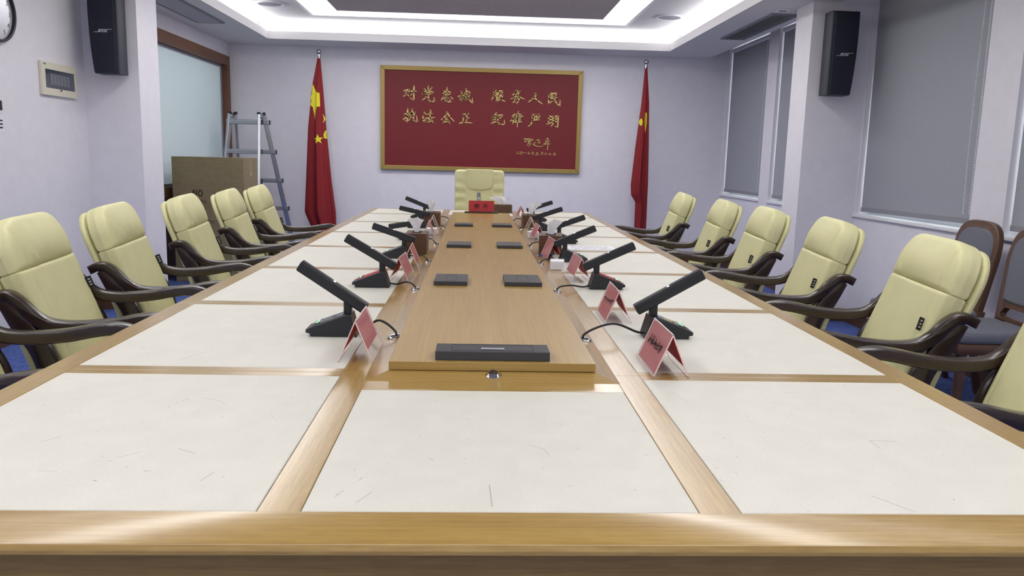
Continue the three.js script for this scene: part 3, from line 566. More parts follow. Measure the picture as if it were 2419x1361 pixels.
// gooseneck-less bar microphones on wedge stands; local +x points to the speaker
function mic(X, Z, side, tiltDeg, yaw, zg, base, label, opts = {}) {
  const t = thing('microphone', label, 'microphone', [X, TT + 0.0007, -Z], (side < 0 ? Math.PI : 0) + yaw * D2R, 'bar microphones on wedge stands');
  const prof = [[-0.07, 0.0], [0.056, 0.0], [0.06, 0.009], [0.07, 0.011], [0.07, 0.02], [0.052, 0.028], [-0.038, 0.062], [-0.053, 0.062]];
  part('stand', extrude(prof, 0.078, 0.0025, 2).translate(0, 0, -0.039), M.black, t);
  const an = Math.atan2(0.034, 0.09);
  const tilt = (g) => { g.rotateZ(-an); g.translate(0.007, 0.0456, 0); return g; };
  part('top_plate', tilt(box(-0.042, 0.05, -0.001, 0.0016, -0.032, 0.032, 0.0006)), opts.red ? M.redPaper : M.display, t, opts.red ? 'glossy panel showing a red sticker' : undefined);
  const bt = part('talk_button', tilt(box(0.026, 0.046, 0.001, 0.0034, -0.026, 0.026, 0.0008)), M.blackGloss, t);
  part('indicator', tilt(box(0.034, 0.0375, 0.0033, 0.0042, -0.022, 0.022)), M.ledGreen, bt, 'green indicator light');
  part('post', box(-0.052, -0.030, 0.045, 0.098, -0.013, 0.013, 0.004), M.black, t);
  const a = tiltDeg * D2R, L = 0.218;
  const place = (g) => { g.rotateZ(a); g.translate(-0.041, 0.093, 0); return g; };
  const bar = part('bar', place(box(-0.052, L - 0.052, -0.004, 0.027, -0.0165, 0.0165, 0.005)), M.black, t);
  part('bar_grille', place(box(0.07, L - 0.0535, 0.0265, 0.0278, -0.011, 0.011, 0.0005)), M.spkSide, bar);
  part('bar_light', place(box(0.058, 0.064, 0.0268, 0.0284, -0.004, 0.004, 0.0005)), M.ledWhite, bar, 'small green white light');
  if (zg !== undefined) {   // cable to the grommet, in local coordinates
    const th = t.rotation.y, wx = side * 0.262 - X, wz = -zg + Z, c = Math.cos(-th), s = Math.sin(-th), lx = c * wx + s * wz, lz = -s * wx + c * wz;
    const pts = opts.loop ? [[-0.068, 0.012, 0.01], [-0.085, 0.014, 0.014], [(-0.085 + lx) / 2, 0.045, (0.014 + lz) / 2], [lx - 0.004, 0.016, lz], [lx, 0.002, lz]] : [[-0.068, 0.012, 0.01], [-0.09, 0.007, 0.016], [(-0.09 + lx) / 2, 0.022, (0.016 + lz) / 2 + 0.01], [lx + 0.012, 0.02, lz], [lx, 0.003, lz]];
    part('cable', tube(pts, 0.0034, 28, 8), M.cable, t);
  }
  return t;
}
{
  const A = 'on the fuse box side', B = 'on the window side', e = ['nearest bar microphone ', 'second bar microphone ', 'third bar microphone ', 'fourth bar microphone ', 'fifth bar microphone ', 'farthest bar microphone '];
  mic(-0.438, 2.215, -1, 33.5, 0, 2.165, 0, e[0] + A, { loop: 1 });
  mic(-0.440, 3.06, -1, 30, 0, 2.985, 0, e[1] + A + ', red panel', { red: 1 });
  mic(-0.436, 3.95, -1, 18, 0, 3.775, 0, e[2] + A + ', before a tissue box');
  mic(-0.44, 4.82, -1, -10, 0, 4.53, 0, e[3] + A + ', its bar lowered');
  mic(-0.46, 5.65, -1, 11.5, 0, 5.625, 0, e[4] + A);
  mic(-0.50, 6.5, -1, 21, 0, 6.405, 0, e[5] + A);
  mic(0.512, 2.25, 1, 30, 0, 2.165, 0, e[0] + B, { loop: 1 });
  mic(0.475, 3.11, 1, 24.5, 0, 2.985, 0, e[1] + B + ', red panel', { red: 1 });
  mic(0.440, 3.93, 1, 23, 0, 3.775, 0, e[2] + B + ', beside a paper sheet');
  mic(0.50, 4.8, 1, 20, 0, 4.53, 0, e[3] + B);
  mic(0.45, 5.62, 1, 18.5, 0, 5.625, 0, e[4] + B);
  mic(0.46, 6.47, 1, 18.5, 0, 6.405, 0, e[5] + B);
  const h = mic(-0.02, 7.2, 1, 24, 0, undefined, 0, 'bar microphone behind the red name stand at the head seat'); h.rotation.y = Math.PI / 2;
}
// folded acrylic name tents with red paper
function tent(X, Z, yaw, label, o = {}) {
  const t = thing('name_tent', label, 'name plate', [X, TT + 0.0007, -Z], yaw * D2R, 'acrylic name tents with red paper');
  const hs = 0.042, H = 0.101, L = 0.1, an = Math.atan2(hs, H), len = Math.hypot(hs, H);
  for (const s of [-1, 1]) {
    const lay = (g) => { g.rotateZ(s * an); g.translate(s * hs / 2, H / 2, 0); return g; };
    const sh = part('acrylic_sheet', lay(box(-0.001, 0.001, -len / 2, len / 2, -L, L)), M.acrylic, t);
    part('sheet_edge', lay(merge([box(-0.0013, 0.0013, -len / 2, len / 2, L - 0.0012, L), box(-0.0013, 0.0013, -len / 2, len / 2, -L, -L + 0.0012), box(-0.0013, 0.0013, -len / 2, -len / 2 + 0.0015, -L, L)])), M.acrylicEdge, sh);
    if (!o.clear) {
      const pp = part('name_paper', lay(box(-0.0022 * s - 0.0003, -0.0022 * s + 0.0003, -len / 2 + (s === (o.face ?? 0) ? 0.006 : 0.03), len / 2 - 0.004, -L + 0.003, L - 0.003)), M.redPaper, t);
      if (o.ink && s === o.face) {
        const g = strokes(o.ink, 0.0042, 0.0004, (a, b) => [a, b], 0.7);   // ink lies in (z, up) of the sheet, on its outer face
        g.rotateY(s * Math.PI / 2); g.translate(s * 0.0012 - (s < 0 ? 0 : 0), 0, 0); part('lettering', lay(g), M.ink, pp);
      }
    }
  }
  part('fold', tube([[0, H + 0.0006, -L], [0, H + 0.0006, L]], 0.0016, 1, 8), M.acrylicEdge, t);
  return t;
}
// pen strokes read off the two legible tents: sheet coordinates, 0.2 m wide, 0.11 m high
const quadInk = (rows, TL, TR2, BL) => rows.map((l) => { const out = []; for (let i = 0; i < l.length; i += 2) { const ax = TR2[0] - TL[0], ay = TR2[1] - TL[1], bx = BL[0] - TL[0], by = BL[1] - TL[1], px = l[i] - TL[0], py = l[i + 1] - TL[1], det = ax * by - ay * bx; out.push(((px * by - py * bx) / det - 0.5) * 0.2, (0.5 - (ax * py - ay * px) / det) * 0.109); } return out; });
const ink1 = quadInk([[485, 415, 405, 575], [415, 520, 475, 500], [400, 560, 450, 530], [540, 450, 460, 620], [575, 470, 545, 540, 500, 600], [480, 540, 555, 545], [490, 575, 540, 600, 500, 625], [625, 530, 560, 660], [565, 600, 600, 610], [610, 585, 640, 600, 585, 675], [600, 620, 625, 640], [715, 590, 635, 720], [640, 640, 715, 655], [615, 690, 690, 720], [795, 660, 725, 790], [730, 650, 795, 670], [740, 665, 690, 775], [755, 690, 735, 740]], [470, 100], [1010, 460], [135, 860]);
const ink2 = quadInk([[400, 500, 340, 600], [370, 490, 420, 520], [450, 530, 400, 640], [430, 560, 480, 590], [520, 590, 470, 690], [500, 580, 560, 620], [540, 640, 560, 660], [600, 620, 560, 740], [640, 640, 600, 750], [690, 640, 650, 750], [580, 650, 720, 650]], [495, 65], [880, 420], [95, 900]);
tent(-0.332, 2.006, 0, 'red name tent beside the nearest microphone on the fuse box side');
tent(-0.340, 3.24, -3, 'red name tent beside the red-panelled microphone, fuse box side');
tent(-0.334, 3.62, 1, 'red name tent leaning close behind another, before the tissue box');
tent(-0.336, 5.02, 2, 'small red name tent behind the near tissue box, fuse box side');
tent(-0.335, 5.45, 0, 'clear empty name tent before the far tissue box, fuse box side', { clear: true });
tent(0.42, 1.905, 0, 'nearest red name tent with black handwriting, window side', { face: -1, ink: ink1.map((l) => l.map((v, i) => (i % 2 ? v : -v * -1))) });
tent(0.404, 2.52, -1, 'second red name tent with handwriting on the window side', { face: -1, ink: ink2 });
tent(0.388, 3.34, 3, 'red name tent beside the clear card box');
tent(0.346, 4.06, 4, 'red name tent just in front of the near tissue box, window side', { face: -1 });
tent(0.338, 4.93, 3, 'small red name tent behind the near tissue box, window side');
tent(0.335, 5.47, 0, 'clear empty name tent before the far tissue box, window side', { clear: true });
tent(0.336, 6.75, 1, 'farthest small name tent by the head name stand', {});
{ // name stand at the head seat
  const t = thing('name_stand', 'red name stand with two black characters on a dark base', 'name plate', [0.002, SLAB, -6.86]);
  part('base', muv(box(-0.142, 0.142, 0, 0.012, -0.03, 0.03, 0.003), 'x'), M.dark, t);
  const pl = part('plate', box(-0.108, 0.108, 0.010, 0.104, -0.006, 0.006, 0.001).rotateX(-0.12).translate(0, 0, 0.004), M.redPaper, t);
  const mp = (ox) => (x, y) => [ox + (x - 50) * 0.00046, 0.056 - (y - 50) * 0.00048];
  const a = strokes([[5, 35, 42, 31], [23, 6, 23, 96], [22, 38, 4, 66], [25, 42, 40, 58], [58, 12, 46, 24, 46, 70, 58, 62], [60, 14, 58, 58, 44, 92], [70, 18, 92, 16, 91, 76, 82, 70], [71, 18, 70, 98]], 0.0048, 0.0006, mp(-0.04), 0.6);
  const b = strokes([[28, 14, 26, 60, 8, 92], [28, 15, 74, 14, 74, 94, 62, 86], [45, 28, 55, 42], [4, 54, 98, 48]], 0.0048, 0.0006, mp(0.036), 0.6);
  part('lettering', merge([a, b]).translate(0, 0, 0.0058).rotateX(-0.12).translate(0, 0, 0.004), M.ink, pl);
}
function tissueTuft(h, w, lean) {
  const g = new THREE.PlaneGeometry(w, h, 14, 12), p = g.attributes.position;
  for (let i = 0; i < p.count; i++) {
    const u = p.getX(i) / w, v = p.getY(i) / h + 0.5, f = 0.35 + 0.75 * v;
    p.setXYZ(i, u * w * f + lean * v * v, v * h * (1 - 0.45 * Math.abs(u) * v) , 0.018 * Math.sin(u * 9 + v * 2) * (0.4 + v) + 0.02 * v * v);
  }
  g.computeVertexNormals(); return g;
}
function tissueBox(X, Z, w, h, d, yaw, label, tuft) {
  const t = thing('tissue_box', label, 'tissue box', [X, TT + 0.0007, -Z], yaw * D2R, 'dark wooden tissue boxes');
  part('body', muv(box(-w / 2, w / 2, 0, h, -d / 2, d / 2, 0.004), 'x'), M.walnut, t);
  part('slot', box(-w * 0.22, w * 0.22, h - 0.0004, h + 0.0006, -d * 0.28, d * 0.28, 0.0004), M.hole, t);
  const g = tissueTuft(tuft[0], tuft[1], tuft[2]); g.rotateY(tuft[3] || 0); g.translate(0, h - 0.004, 0.01); part('tissue', g, M.tissue, t, 'white paper tissue pulled up');
}
tissueBox(-0.352, 4.21, 0.112, 0.105, 0.2, 0, 'dark wooden tissue box behind the third microphone, fuse box side', [0.088, 0.075, -0.01, 0.4]);
tissueBox(0.362, 4.30, 0.122, 0.1, 0.2, -6, 'near dark wooden tissue box beside a paper sheet, window side', [0.09, 0.07, 0.03, -0.3]);
tissueBox(-0.37, 5.91, 0.13, 0.098, 0.2, 0, 'far dark wooden tissue box on the fuse box side', [0.1, 0.06, 0.0, 0]);
tissueBox(0.365, 5.95, 0.13, 0.092, 0.2, 0, 'far dark wooden tissue box on the window side', [0.1, 0.085, 0.03, 0.2]);
tissueBox(0.205, 7.42, 0.165, 0.075, 0.13, 0, 'dark wooden tissue box at the head seat', [0.085, 0.17, -0.04, 0]);
{ // card boxes, sheets, pen
  const cb = (X, Z, yaw, label) => {
    const t = thing('card_box', label, 'card box', [X, TT + 0.0007, -Z], yaw * D2R, 'clear boxes of white cards');
    part('case', merge([box(-0.034, 0.034, 0, 0.0015, -0.05, 0.05), box(-0.034, -0.0325, 0, 0.042, -0.05, 0.05), box(0.0325, 0.034, 0, 0.042, -0.05, 0.05), box(-0.034, 0.034, 0, 0.042, -0.05, -0.0485), box(-0.034, 0.034, 0, 0.042, 0.0485, 0.05)]), M.acrylic, t);
    for (let k = 0; k < 6; k++) part('card_stack', box(-0.031, 0.031, 0.002 + k * 0.0062, 0.0076 + k * 0.0062, -0.047, 0.047), M.paper, t);
  };
  cb(0.335, 3.66, -6, 'clear box of white cards beside the third window side tent');
  cb(0.325, 5.1, 4, 'small clear box of white cards behind the near tissue box, window side');
  cb(-0.325, 5.2, -4, 'small clear box of white cards behind the near tissue box, fuse box side');
  const lines = dataTex(128, 128, (u, v) => { const on = u > 0.1 && u < 0.9 && v > 0.08 && v < 0.92 && (v * 24) % 1 < 0.4 && vnoise(u * 40, Math.floor(v * 24), 40, 64) > 0.35; const k = on ? 168 : 240; return [k, k, k + 6]; }, true);
  const pm = std({ map: lines, roughness: 0.9 });
  const sheet = (X, Z, w, d, yaw, label) => { const g = box(-w / 2, w / 2, 0, 0.0012, -d / 2, d / 2); g.rotateY(yaw * D2R); const m = single('paper_sheet', g, pm, label, 'paper', 'printed sheets on the table'); m.position.set(X, TT + 0.0007, -Z); };
  sheet(0.62, 4.57, 0.28, 0.2, 3, 'printed white sheet beside the third microphone, window side');
  sheet(0.44, 5.33, 0.2, 0.14, -14, 'printed white sheet behind the fourth microphone, window side');
  sheet(-0.40, 5.05, 0.14, 0.2, 12, 'printed white sheet behind the near tissue box, fuse box side');
  const pen = thing('pen', 'blue ballpoint pen beside the near tissue box, window side', 'pen', [0.322, TT + 0.0055, -4.13], 0.2);
  part('barrel', new THREE.CylinderGeometry(0.0045, 0.0045, 0.075, 12).rotateZ(Math.PI / 2), M.penBlue, pen); part('tip', new THREE.ConeGeometry(0.0045, 0.014, 12).rotateZ(Math.PI / 2).translate(-0.0445, 0, 0), M.chrome, pen);
}

// ------------------------------------------------------------------ plaque
{
  const t = thing('wall_plaque', 'large red plaque with gold characters in a gold frame', 'plaque', [0.004, 1.089, ZB]);
  const W = 1.222, H = 1.236, f = 0.052;
  part('board', box(-W + f * 0.6, W - f * 0.6, f * 0.6, H - f * 0.6, 0.002, 0.03), M.red, t);
  const rail = (L) => { const s = [[0, 0], [0, f], [0.006, f], [0.03, f * 0.8], [0.045, f * 0.55], [0.045, f * 0.35], [0.04, f * 0.08], [0.034, 0]]; return s; };
  const mk = (len) => { const g = extrude([[-len / 2, 0], [len / 2, 0], [len / 2 - f, f], [-len / 2 + f, f]], 0.045, 0.005, 2); return g; };
  part('frame_rail', mk(2 * W), M.gold, t); part('frame_rail', mk(2 * W).rotateZ(Math.PI).translate(0, H, 0), M.gold, t);
  part('frame_rail', mk(H).rotateZ(-Math.PI / 2).translate(-W, H / 2, 0), M.gold, t); part('frame_rail', mk(H).rotateZ(Math.PI / 2).translate(W, H / 2, 0), M.gold, t);
  // brush characters, each a raised piece. Stroke coordinates are in three small grids laid on the board.
  const map = (o, e, d) => (x, y) => [o[0] + e[0] * x / 1000 + d[0] * y / 1000 - 0.004, o[1] + e[1] * x / 1000 + d[1] * y / 1000 - 1.089];
  const A = map([-1.0086, 2.126], [0.3989, 0.0035], [0.0005, -0.3921]), B = map([0.0617, 2.1321], [0.4029, 0.0035], [0.003, -0.3941]), C = map([0.3832, 1.587], [0.2573, 0.002], [0.002, -0.2532]);
  const ca = [
    [[190, 240, 340, 205, 300, 290, 230, 370, 160, 410], [230, 270, 275, 330, 330, 405], [360, 252, 565, 250], [485, 100, 478, 300, 480, 510, 420, 485, 365, 455], [390, 365, 425, 325]],
    [[915, 95, 905, 215], [800, 180, 850, 220], [1020, 140, 950, 215], [765, 285, 735, 330], [780, 272, 900, 245, 1065, 262, 1050, 300, 1010, 320], [840, 295, 852, 370], [840, 292, 985, 280, 960, 352], [855, 365, 960, 350], [870, 370, 840, 440, 735, 510], [935, 380, 910, 470, 935, 530, 1010, 550, 1105, 550, 1085, 425]],
    [[1355, 250, 1385, 340], [1355, 245, 1590, 245, 1560, 335], [1390, 335, 1560, 330], [1480, 130, 1475, 385], [1375, 400, 1310, 500], [1405, 410, 1412, 490, 1475, 540, 1605, 550, 1560, 470], [1460, 430, 1490, 465, 1520, 420], [1600, 410, 1670, 465]],
    [[1915, 235, 1930, 295], [1830, 380, 1910, 362, 1880, 430, 1900, 505, 1965, 450], [1965, 300, 2130, 268], [1988, 290, 1982, 400, 1930, 510], [2000, 392, 2070, 380, 2060, 440, 2020, 490], [2060, 155, 2090, 350, 2150, 460, 2265, 580, 2250, 420], [2165, 340, 2110, 430, 2020, 495], [2140, 220, 2190, 275]],
    [[205, 945, 360, 910], [295, 785, 292, 1000, 285, 1180, 220, 1130], [170, 1095, 345, 1010], [380, 922, 515, 890, 480, 1000, 462, 1100, 520, 1160, 595, 1160, 555, 985], [435, 805, 420, 950, 380, 1070, 320, 1150], [360, 950, 430, 1045]],
    [[800, 885, 858, 950], [765, 1000, 755, 1090, 795, 1175, 850, 1065], [900, 942, 1040, 915], [990, 820, 970, 1060], [835, 1065, 1115, 1032], [985, 1060, 930, 1130, 870, 1182, 1040, 1140], [1010, 1090, 1075, 1195]],
    [[1455, 950, 1380, 1050, 1300, 1105], [1480, 865, 1580, 1010, 1715, 1145], [1480, 1030, 1440, 1110, 1365, 1182, 1560, 1130], [1510, 1100, 1580, 1205]],
    [[1985, 918, 2170, 900], [2090, 910, 2080, 1160], [2085, 1042, 2165, 1020], [1985, 1015, 1980, 1170], [1880, 1188, 2010, 1162, 2258, 1175]],
  ];
  const cb = [
    [[225, 190, 220, 330, 145, 465], [225, 185, 305, 180, 300, 480, 270, 490], [230, 262, 298, 252], [225, 338, 298, 327], [345, 192, 480, 175, 455, 260, 415, 265], [345, 195, 343, 505], [352, 332, 485, 310, 450, 390, 355, 480], [390, 370, 450, 450, 565, 492]],
    [[905, 160, 850, 240, 770, 300], [880, 212, 990, 180, 930, 290, 830, 370, 720, 415], [860, 240, 960, 340, 1135, 412], [800, 402, 990, 370, 960, 470, 915, 545, 875, 515], [905, 360, 870, 450, 790, 530]],
    [[1460, 238, 1500, 275, 1420, 360, 1360, 420, 1255, 508], [1420, 345, 1530, 440, 1685, 545]],
    [[1895, 240, 2110, 212, 2085, 290], [1905, 302, 2085, 290], [1895, 240, 1880, 400, 1870, 532, 1995, 450], [1900, 372, 2135, 340], [2030, 300, 2060, 430, 2130, 530, 2222, 592, 2220, 415]],
    [[300, 845, 240, 930, 175, 972, 315, 940], [312, 930, 240, 1010, 180, 1062, 295, 1040], [158, 1162, 325, 1090], [350, 922, 495, 900, 450, 990], [360, 1002, 450, 990], [352, 1000, 345, 1100, 370, 1170, 440, 1190, 555, 1190, 540, 1050]],
    [[850, 865, 775, 945], [845, 950, 790, 1030, 715, 1095], [812, 1010, 810, 1172], [880, 892, 1052, 880, 1030, 1000], [868, 957, 1118, 935], [890, 1017, 1030, 1002], [885, 1058, 1052, 1045], [850, 1112, 1078, 1100], [960, 805, 945, 1000, 940, 1262]],
    [[1400, 882, 1592, 860], [1472, 880, 1462, 1010], [1530, 870, 1522, 1010], [1378, 958, 1420, 988], [1615, 920, 1560, 990], [1392, 1037, 1615, 1030], [1402, 1010, 1390, 1090, 1340, 1190, 1268, 1242]],
    [[1890, 930, 1885, 1130], [1890, 925, 2012, 920, 2000, 1085], [1890, 1022, 2000, 1010], [1848, 1152, 2010, 1092], [2060, 930, 2050, 1100, 1970, 1218], [2055, 925, 2180, 908, 2168, 1248, 2085, 1215], [2060, 1002, 2165, 990], [2060, 1082, 2165, 1067]],
  ];
  const cs = [
    [[570, 370, 740, 342, 1010, 390, 960, 440, 760, 512], [740, 350, 700, 430, 620, 520, 590, 500, 640, 440, 790, 412], [870, 390, 750, 510], [820, 520, 740, 620, 720, 680], [820, 540, 912, 590, 870, 640, 800, 650], [860, 600, 832, 720]],
    [[1165, 402, 1290, 380, 1240, 450, 1240, 555], [1250, 482, 1340, 480, 1310, 572], [1105, 510, 1080, 560, 1000, 610, 1150, 680, 1310, 715, 1410, 690, 1480, 655]],
    [[1640, 310, 1765, 340, 1660, 392, 1590, 460, 1680, 482, 1800, 450], [1640, 520, 1500, 598, 1660, 590, 1840, 575], [1722, 360, 1715, 600, 1700, 862]],
  ];
  const cd = [
    [[250, 990, 345, 985], [225, 1065, 390, 1055]], [[400, 980, 398, 1090], [490, 970, 480, 1090], [400, 980, 490, 970], [400, 1090, 480, 1090]], [[530, 1020, 670, 1015]], [[725, 1040, 880, 1020], [800, 970, 792, 1088, 865, 1080]],
    [[1000, 950, 960, 1010], [960, 1000, 1050, 990], [930, 1060, 1080, 1040], [1015, 1000, 1015, 1130]], [[1170, 1000, 1260, 990], [1212, 1000, 1190, 1100], [1170, 1047, 1250, 1040, 1240, 1100], [1120, 1112, 1300, 1105]],
    [[1420, 985, 1400, 1080, 1360, 1112], [1420, 985, 1490, 975, 1472, 1120], [1420, 1042, 1475, 1035]], [[1560, 1065, 1710, 1042], [1625, 990, 1630, 1122]], [[1820, 1010, 1830, 1060, 1750, 1112], [1770, 1052, 1860, 1030, 1870, 1110, 1930, 1122]],
    [[1995, 1020, 1990, 1110], [1995, 1020, 2100, 1010, 2095, 1115], [1995, 1065, 2095, 1060], [1990, 1110, 2095, 1105]],
  ];
  for (const c of ca) part('character', strokes(c, 0.0205, 0.01, A).translate(0, 0, 0.03), M.goldLetter, t);
  for (const c of cb) part('character', strokes(c, 0.0205, 0.01, B).translate(0, 0, 0.03), M.goldLetter, t);
  for (const c of cs) part('signature_character', strokes(c, 0.0125, 0.008, C, 0.55).translate(0, 0, 0.03), M.goldLetter, t);
  for (const c of cd) part('date_character', strokes(c, 0.006, 0.006, C, 0.6).translate(0, 0, 0.03), M.goldLetter, t);
}

// ------------------------------------------------------------------ flags
function flag(X, Z, top, prof, label, stars, lean) {
  const t = thing('flag_stand', label, 'flag', [X, 0, Z], 0, 'red flags on chrome poles');
  part('pole', new THREE.CylinderGeometry(0.0125, 0.0125, top - 0.06, 16).translate(0, (top - 0.06) / 2 + 0.02, 0), M.steel, t);
  part('base', toCreasedNormals(new THREE.LatheGeometry([[0, 0.035], [0.03, 0.035], [0.16, 0.018], [0.175, 0.008], [0.175, 0], [0, 0]].map((p) => new THREE.Vector2(...p)), 36), 0.5), M.steel, t);
  part('finial', new THREE.SphereGeometry(0.03, 24, 16).translate(0, top, 0), M.steel, t, 'chrome ball finial');
  part('collar', new THREE.CylinderGeometry(0.016, 0.02, 0.05, 16).translate(0, top - 0.045, 0), M.steel, t);
  // draped cloth: the outline narrows to the pole; folds run down from the top
  const at = (y) => { let i = 0; while (i < prof.length - 2 && y < prof[i + 1][0]) i++; const [y0, l0, r0] = prof[i], [y1, l1, r1] = prof[i + 1]; let k = Math.max(0, Math.min(1, (y0 - y) / (y0 - y1))); return [l0 + (l1 - l0) * k, r0 + (r1 - r0) * k]; };
  const yT = prof[0][0], yB = prof[prof.length - 1][0];
  const depth = (s, y) => { const [l, r] = at(y), w = (r - l) / 2, k = (yT - y) / (yT - yB); return Math.sqrt(Math.max(0, 1 - s * s)) * (0.012 + 0.42 * w) + w * 0.26 * Math.sin(s * 5.2 + lean + 0.5 * k) * (1 - s * s) + w * 0.10 * Math.sin(s * 12 + 2 * k + lean) * (1 - s * s); };
  const front = (x, y) => { const [l, r] = at(y); const s = Math.max(-0.99, Math.min(0.99, (x - (l + r) / 2) / ((r - l) / 2))); return depth(s, y); };
  const N = 70, K = 64, pos = [], idx = [];
  for (let i = 0; i <= N; i++) {
    const y = yT + (yB - yT) * i / N, [l, r] = at(y), c = (l + r) / 2, w = (r - l) / 2;
    for (let k = 0; k < K; k++) { const a = k / K * Math.PI * 2, s = Math.cos(a), q = Math.sin(a); pos.push(c + w * s, y, q >= 0 ? depth(s, y) : -Math.sqrt(Math.max(0, 1 - s * s)) * (0.012 + 0.35 * w)); }
  }
  for (let i = 0; i < N; i++) for (let k = 0; k < K; k++) { const a = i * K + k, b = i * K + (k + 1) % K; idx.push(a, b, b + K, a, b + K, a + K); }
  const g = new THREE.BufferGeometry(); g.setAttribute('position', new THREE.Float32BufferAttribute(pos, 3)); g.setIndex(idx); g.computeVertexNormals();
  g.setAttribute('uv', new THREE.Float32BufferAttribute(new Float32Array(pos.length / 3 * 2), 2));
  const cloth = part('cloth', g, M.flag, t);
  for (const [poly, cx, cy] of stars) {
    const P = [], n = poly.length, R = 8; for (let i = 0; i < n; i++) for (let k = 0; k < 4; k++) { const f = k / 4, a = poly[i], b = poly[(i + 1) % n]; P.push([a[0] + (b[0] - a[0]) * f, a[1] + (b[1] - a[1]) * f]); }
    const v = [], id = [], put = (x, y) => { v.push(x, y, front(x, y) + 0.0035); };
    put(cx, cy); for (let r = 1; r <= R; r++) for (const p of P) put(cx + p[0] * r / R, cy + p[1] * r / R);
    const m = P.length; for (let k = 0; k < m; k++) { id.push(0, 1 + k, 1 + (k + 1) % m); for (let r = 0; r < R - 1; r++) { const a = 1 + r * m + k, b = 1 + r * m + (k + 1) % m; id.push(a, a + m, b + m, a, b + m, b); } }
    const sg = new THREE.BufferGeometry(); sg.setAttribute('position', new THREE.Float32BufferAttribute(v, 3)); sg.setIndex(id); sg.computeVertexNormals();
    part('star', sg, M.star, cloth, 'yellow star print');
  }
}
const star5 = (r, rot = 0, sx = 1, sy = 1) => { const o = []; for (let i = 0; i < 10; i++) { const a = Math.PI / 2 + rot + i * Math.PI / 5, q = i % 2 ? r * 0.39 : r; o.push([q * Math.cos(a) * sx, q * Math.sin(a) * sy]); } return o; };
flag(-1.878, -9.6, 2.41, [[2.365, -0.012, 0.014], [2.03, -0.082, 0.042], [1.55, -0.136, 0.075], [0.96, -0.168, 0.128], [0.57, -0.19, 0.176], [0.36, -0.10, 0.18], [0.22, -0.05, 0.16]], 'red flag with yellow stars on a pole beside the stepladder',
  [[[[-0.04, 0.20], [0.005, 0.10], [0.045, 0.085], [0.05, -0.065], [0.015, -0.07], [-0.012, -0.22], [-0.035, -0.075], [-0.066, -0.05], [-0.052, 0.0], [-0.064, 0.045], [-0.045, 0.07]], -0.035, 1.86], [star5(0.06, 0.1), -0.008, 1.42], [[[-0.018, 0.055], [0.002, 0.02], [0.012, 0.0], [0.0, -0.03], [-0.02, -0.05], [-0.006, -0.01]], 0.058, 1.66], [[[-0.02, 0.0], [0.0, 0.045], [0.016, 0.04], [0.012, 0.0], [0.02, -0.05], [-0.014, -0.045]], 0.066, 1.48]], 0.6);
flag(1.920, -9.6, 2.41, [[2.365, -0.012, 0.014], [1.95, -0.034, 0.058], [1.42, -0.082, 0.08], [0.98, -0.114, 0.094], [0.86, -0.105, 0.094], [0.78, -0.05, 0.095], [0.22, -0.045, 0.10]], 'red flag folded narrow with a sliver of yellow, window side',
  [[[[0.0, 0.045], [0.012, 0.03], [0.016, 0.0], [0.01, -0.04], [-0.008, -0.04], [-0.022, -0.015], [-0.02, 0.02]], -0.032, 1.72], [[[-0.016, 0.10], [0.014, 0.1], [0.018, 0.0], [0.004, -0.14], [-0.018, -0.02]], 0.018, 1.73]], 2.2);

// ------------------------------------------------------------------ loudspeakers, fuse box, clock, notes
function loudspeaker(X, dir, label) {                                // dir: +1 when the outer (tapering) edge is on +x
  const t = thing('wall_loudspeaker', label, 'loudspeaker', [X, 1.80, PZ], 0, 'black wall loudspeakers');
  t.scale.x = 0.88; const s = new THREE.Shape(); s.moveTo(-0.118 * dir, 0); s.lineTo(0.088 * dir, 0); s.bezierCurveTo(0.112 * dir, 0.18, 0.124 * dir, 0.34, 0.116 * dir, 0.62); s.lineTo(-0.118 * dir, 0.62); s.closePath();
  part('cabinet', toCreasedNormals(extrude(s, 0.15, 0.01, 3), 0.7).translate(0, 0, 0.05), M.spkSide, t);
  const s2 = new THREE.Shape(); s2.moveTo(-0.098 * dir, 0.006); s2.lineTo(0.084 * dir, 0.006); s2.bezierCurveTo(0.108 * dir, 0.18, 0.12 * dir, 0.34, 0.112 * dir, 0.614); s2.lineTo(-0.098 * dir, 0.614); s2.closePath();
  const gr = part('grille', toCreasedNormals(extrude(s2, 0.024, 0.009, 3), 0.8).translate(0, 0, 0.192), M.spk, t);
  part('bracket', box(-0.04, 0.04, 0.2, 0.42, 0, 0.06, 0.005), M.black, t);
  const lg = text('BOSE', 0.022, 0.0015); lg.applyMatrix4(new THREE.Matrix4().makeShear(0, 0, 0.45, 0, 0, 0));
  const bars = [box(-0.072, -0.036, -0.0115, -0.0085, 0, 0.0015), box(0.038, 0.075, 0.009, 0.0115, 0, 0.0015)];
  part('emblem', merge([lg, ...bars]).translate(0.005, 0.30, 0.2165), M.logo, gr);
}
loudspeaker(-2.775, -1, 'black wall loudspeaker near the fuse box');
loudspeaker(2.722, 1, 'black wall loudspeaker between the window blinds');
